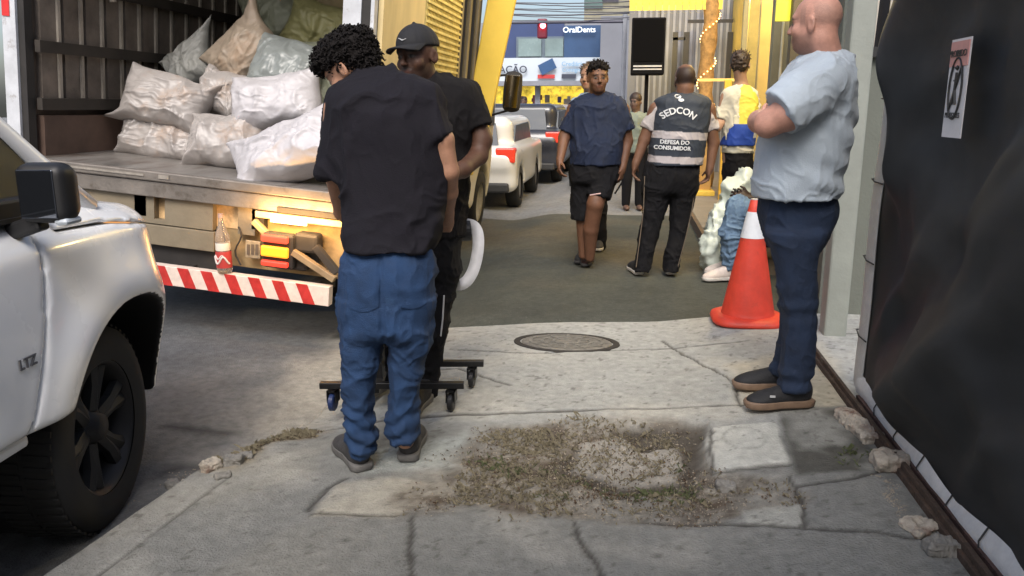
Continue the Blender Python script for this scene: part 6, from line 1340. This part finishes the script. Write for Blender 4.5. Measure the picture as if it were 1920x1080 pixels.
# ================================================================ G  seated person with pale jeans, phone in hand
D=6.45; fo=gz(1358,524); base=fo+cv(.35,.1,0)
S=thing('person','seated person in pale blue jeans and white shoes holding a phone, behind the orange cone','person',(base[0],base[1],0))
fd=dist(fo); hip=base+cv(.16,.15,.48); knA=vd(1385,392,fd+.02); knB=vd(1400,392,fd+.30)
F_=Field(.008); sk=(.035,.02,.014)
ch=hip+cv(.02,.0,.42); Hd=head(F_,hip+cv(-.02,0,.72),cv(-.9,-.1,-.4),cv(-.3,0,1),1.0,neck=hip+cv(.02,0,.55))
F_.cap(ch+cv(0,-.15,.04),ch+cv(0,.15,.04),.06,k=.05); F_.cap(ch,hip+ZZ*.05,.12,.13,k=.06)
limb(F_,[hip+cv(0,-.09,0),knA,fo+cv(.06,0,.12)],[.09,.06,.042]); limb(F_,[hip+cv(0,.09,0),knB,fo+cv(.12,.25,.12)],[.09,.06,.042])
wA=vd(1402,372,fd+.05); wB=vd(1404,368,fd+.2); limb(F_,[ch+cv(-.0,-.18,.02),hip+cv(-.05,-.24,.18),wA],[.05,.04,.028]); limb(F_,[ch+cv(0,.18,.02),hip+cv(-.05,.24,.18),wB],[.05,.04,.028])
hand(F_,wA,cv(-.9,.1,.1),cv(0,.2,1),1.12,.9); hand(F_,wB,cv(-.9,-.2,.1),cv(0,-.2,1),1.12,.9)
sdf('body',F_,skinmat(),S,paint=facepaint(Hd,sk),it=1)
curls('hair',Hd,S,M_hair,[((0,-.03,.06),(.084,.10,.075))],.6,60,9,.008)
F_=Field(.009); F_.cap(ch+cv(0,-.14,.05),ch+cv(0,.14,.05),.085,k=.05); F_.cap(ch,hip+ZZ*.06,.15,.16,k=.06); F_.cap(ch+cv(0,-.18,.02),hip+cv(-.04,-.23,.22),.075,.07,k=.03); F_.cap(ch+cv(0,.18,.02),hip+cv(-.04,.23,.22),.075,.07,k=.03)
sdf('shirt',F_,mat('shirt_dark_grey',(.05,.05,.055),.85,.2,9),S,disp=folds(.007,91),it=1)
F_=Field(.007); F_.cap(hip+cv(.02,-.06,0),hip+cv(.02,.06,0),.15,k=.05)
limb(F_,[hip+cv(0,-.09,0),knA,vd(1372,440,fd),fo+cv(.05,0,.13)],[.125,.098,.088,.075],.03); limb(F_,[hip+cv(0,.09,0),knB,fo+cv(.12,.25,.13)],[.125,.095,.075],.03)
sdf('jeans',F_,M_jean3,S,disp=folds(.011,93,(1,1,1),8,extra=rings(None,.006,50,.1,.45,3)),it=1)
shoe(S,fo+cv(.08,.0,0),cv(-1,-.15,0),L=.27,upper=mat('shoe_white',(.60,.52,.47),.6,.15,30),sole=M_solew,h=.008); shoe(S,fo+cv(.16,.25,0),cv(-1,-.1,0),L=.27,upper=MT['shoe_white'],sole=M_solew,h=.008)
pc=(wA+wB)/2+cv(-.10,0,.03); o=MB().box((-.005,-.07,-.035),(.004,.07,.04),o=pc).build('phone',mat('phone_black',(.008,.008,.01),.2),None,bevel=.004); tag(o,'black phone in the hands of the seated person','phone')
st_=thing('stool','low black crate stool under the seated person','stool',(hip[0],hip[1],drop(hip[0],hip[1])))
q2=MB(); 
q2.box((-.18,-.2,.27),(.18,.2,.31)); q2.build('seat',M_blk,st_,bevel=.01)
for sx in (-1,1):
    for sy in (-1,1): MB().box((sx*.17-.02,sy*.19-.02,0),(sx*.17+.02,sy*.19+.02,.268)).build('leg',M_blk,st_)
# ---- far figures under the loudspeaker
def farp(px,py,D_,shirt,label,h_=1.7):
    b=gz(px,py,0) if py else None; b=vd(px,200,D_); b[2]=base_z(np.array(b[0]),np.array(b[1])); o=thing('person',label,'person',b,group='people far down the street'); s_=h_/1.72
    F_=Field(.016); X=lambda a,b_,c: b+cv(a,b_,c)*s_
    Hd=head(F_,X(0,0,1.60),cv(-.6,-.8,0),ZZ,1.0*s_,neck=X(0,0,1.42)); F_.cap(X(-.13,0,1.36),X(.13,0,1.36),.06,k=.05); F_.cap(X(0,0,1.3),X(0,0,.95),.12,.13,k=.06)
    for s in (-1,1): limb(F_,[X(.09*s,0,.9),X(.1*s,-.02,.48),X(.1*s,.02,.08)],[.085,.055,.04]); limb(F_,[X(.2*s,0,1.36),X(.26*s,0,1.08),X(.22*s,-.12,.85)],[.05,.04,.03]); F_.ell(X(.21*s,-.15,.79),(.03,.03,.08),k=.02); F_.ell(X(.1*s,-.06,.04),(.045,.12,.04),[HR,HF,ZZ],k=.02)
    sdf('body',F_,skinmat(),o,paint=facepaint(Hd,(.12,.07,.05)),it=1)
    F_=Field(.016); F_.ell(X(0,.02,1.66),(.085,.10,.085),[HR,HF,ZZ]); sdf('hair',F_,M_hairb,o,it=1)
    F_=Field(.016); F_.cap(X(-.13,0,1.34),X(.13,0,1.34),.09,k=.05); F_.cap(X(0,0,1.3),X(0,0,.92),.155,.16,k=.06,clip=[(X(0,0,.86),-ZZ)])
    for s in (-1,1): F_.cap(X(.19*s,0,1.35),X(.26*s,0,1.1),.075,.07,k=.03,clip=[(X(.26*s,0,1.13),-ZZ)])
    sdf('shirt',F_,shirt,o,disp=folds(.01,int(px)),it=1)
    F_=Field(.016); F_.cap(X(-.05,0,.9),X(.05,0,.9),.14,k=.05)
    for s in (-1,1): limb(F_,[X(.09*s,0,.85),X(.1*s,-.02,.48),X(.1*s,.02,.1)],[.105,.075,.06])
    sdf('trousers',F_,M_blk,o,it=1)
farp(1192,0,11.2,mat('shirt_pale_far',(.16,.19,.16),.85,.2,9),'far person in grey green top below the loudspeaker',1.58)
farp(983,0,22.5,mat('shirt_red_far',(.35,.05,.08),.85,.2,9),'far person in red top before the yellow lit shop',1.7)
print('verts total', sum(len(o.data.vertices) for o in bpy.data.objects if o.type=='MESH'))
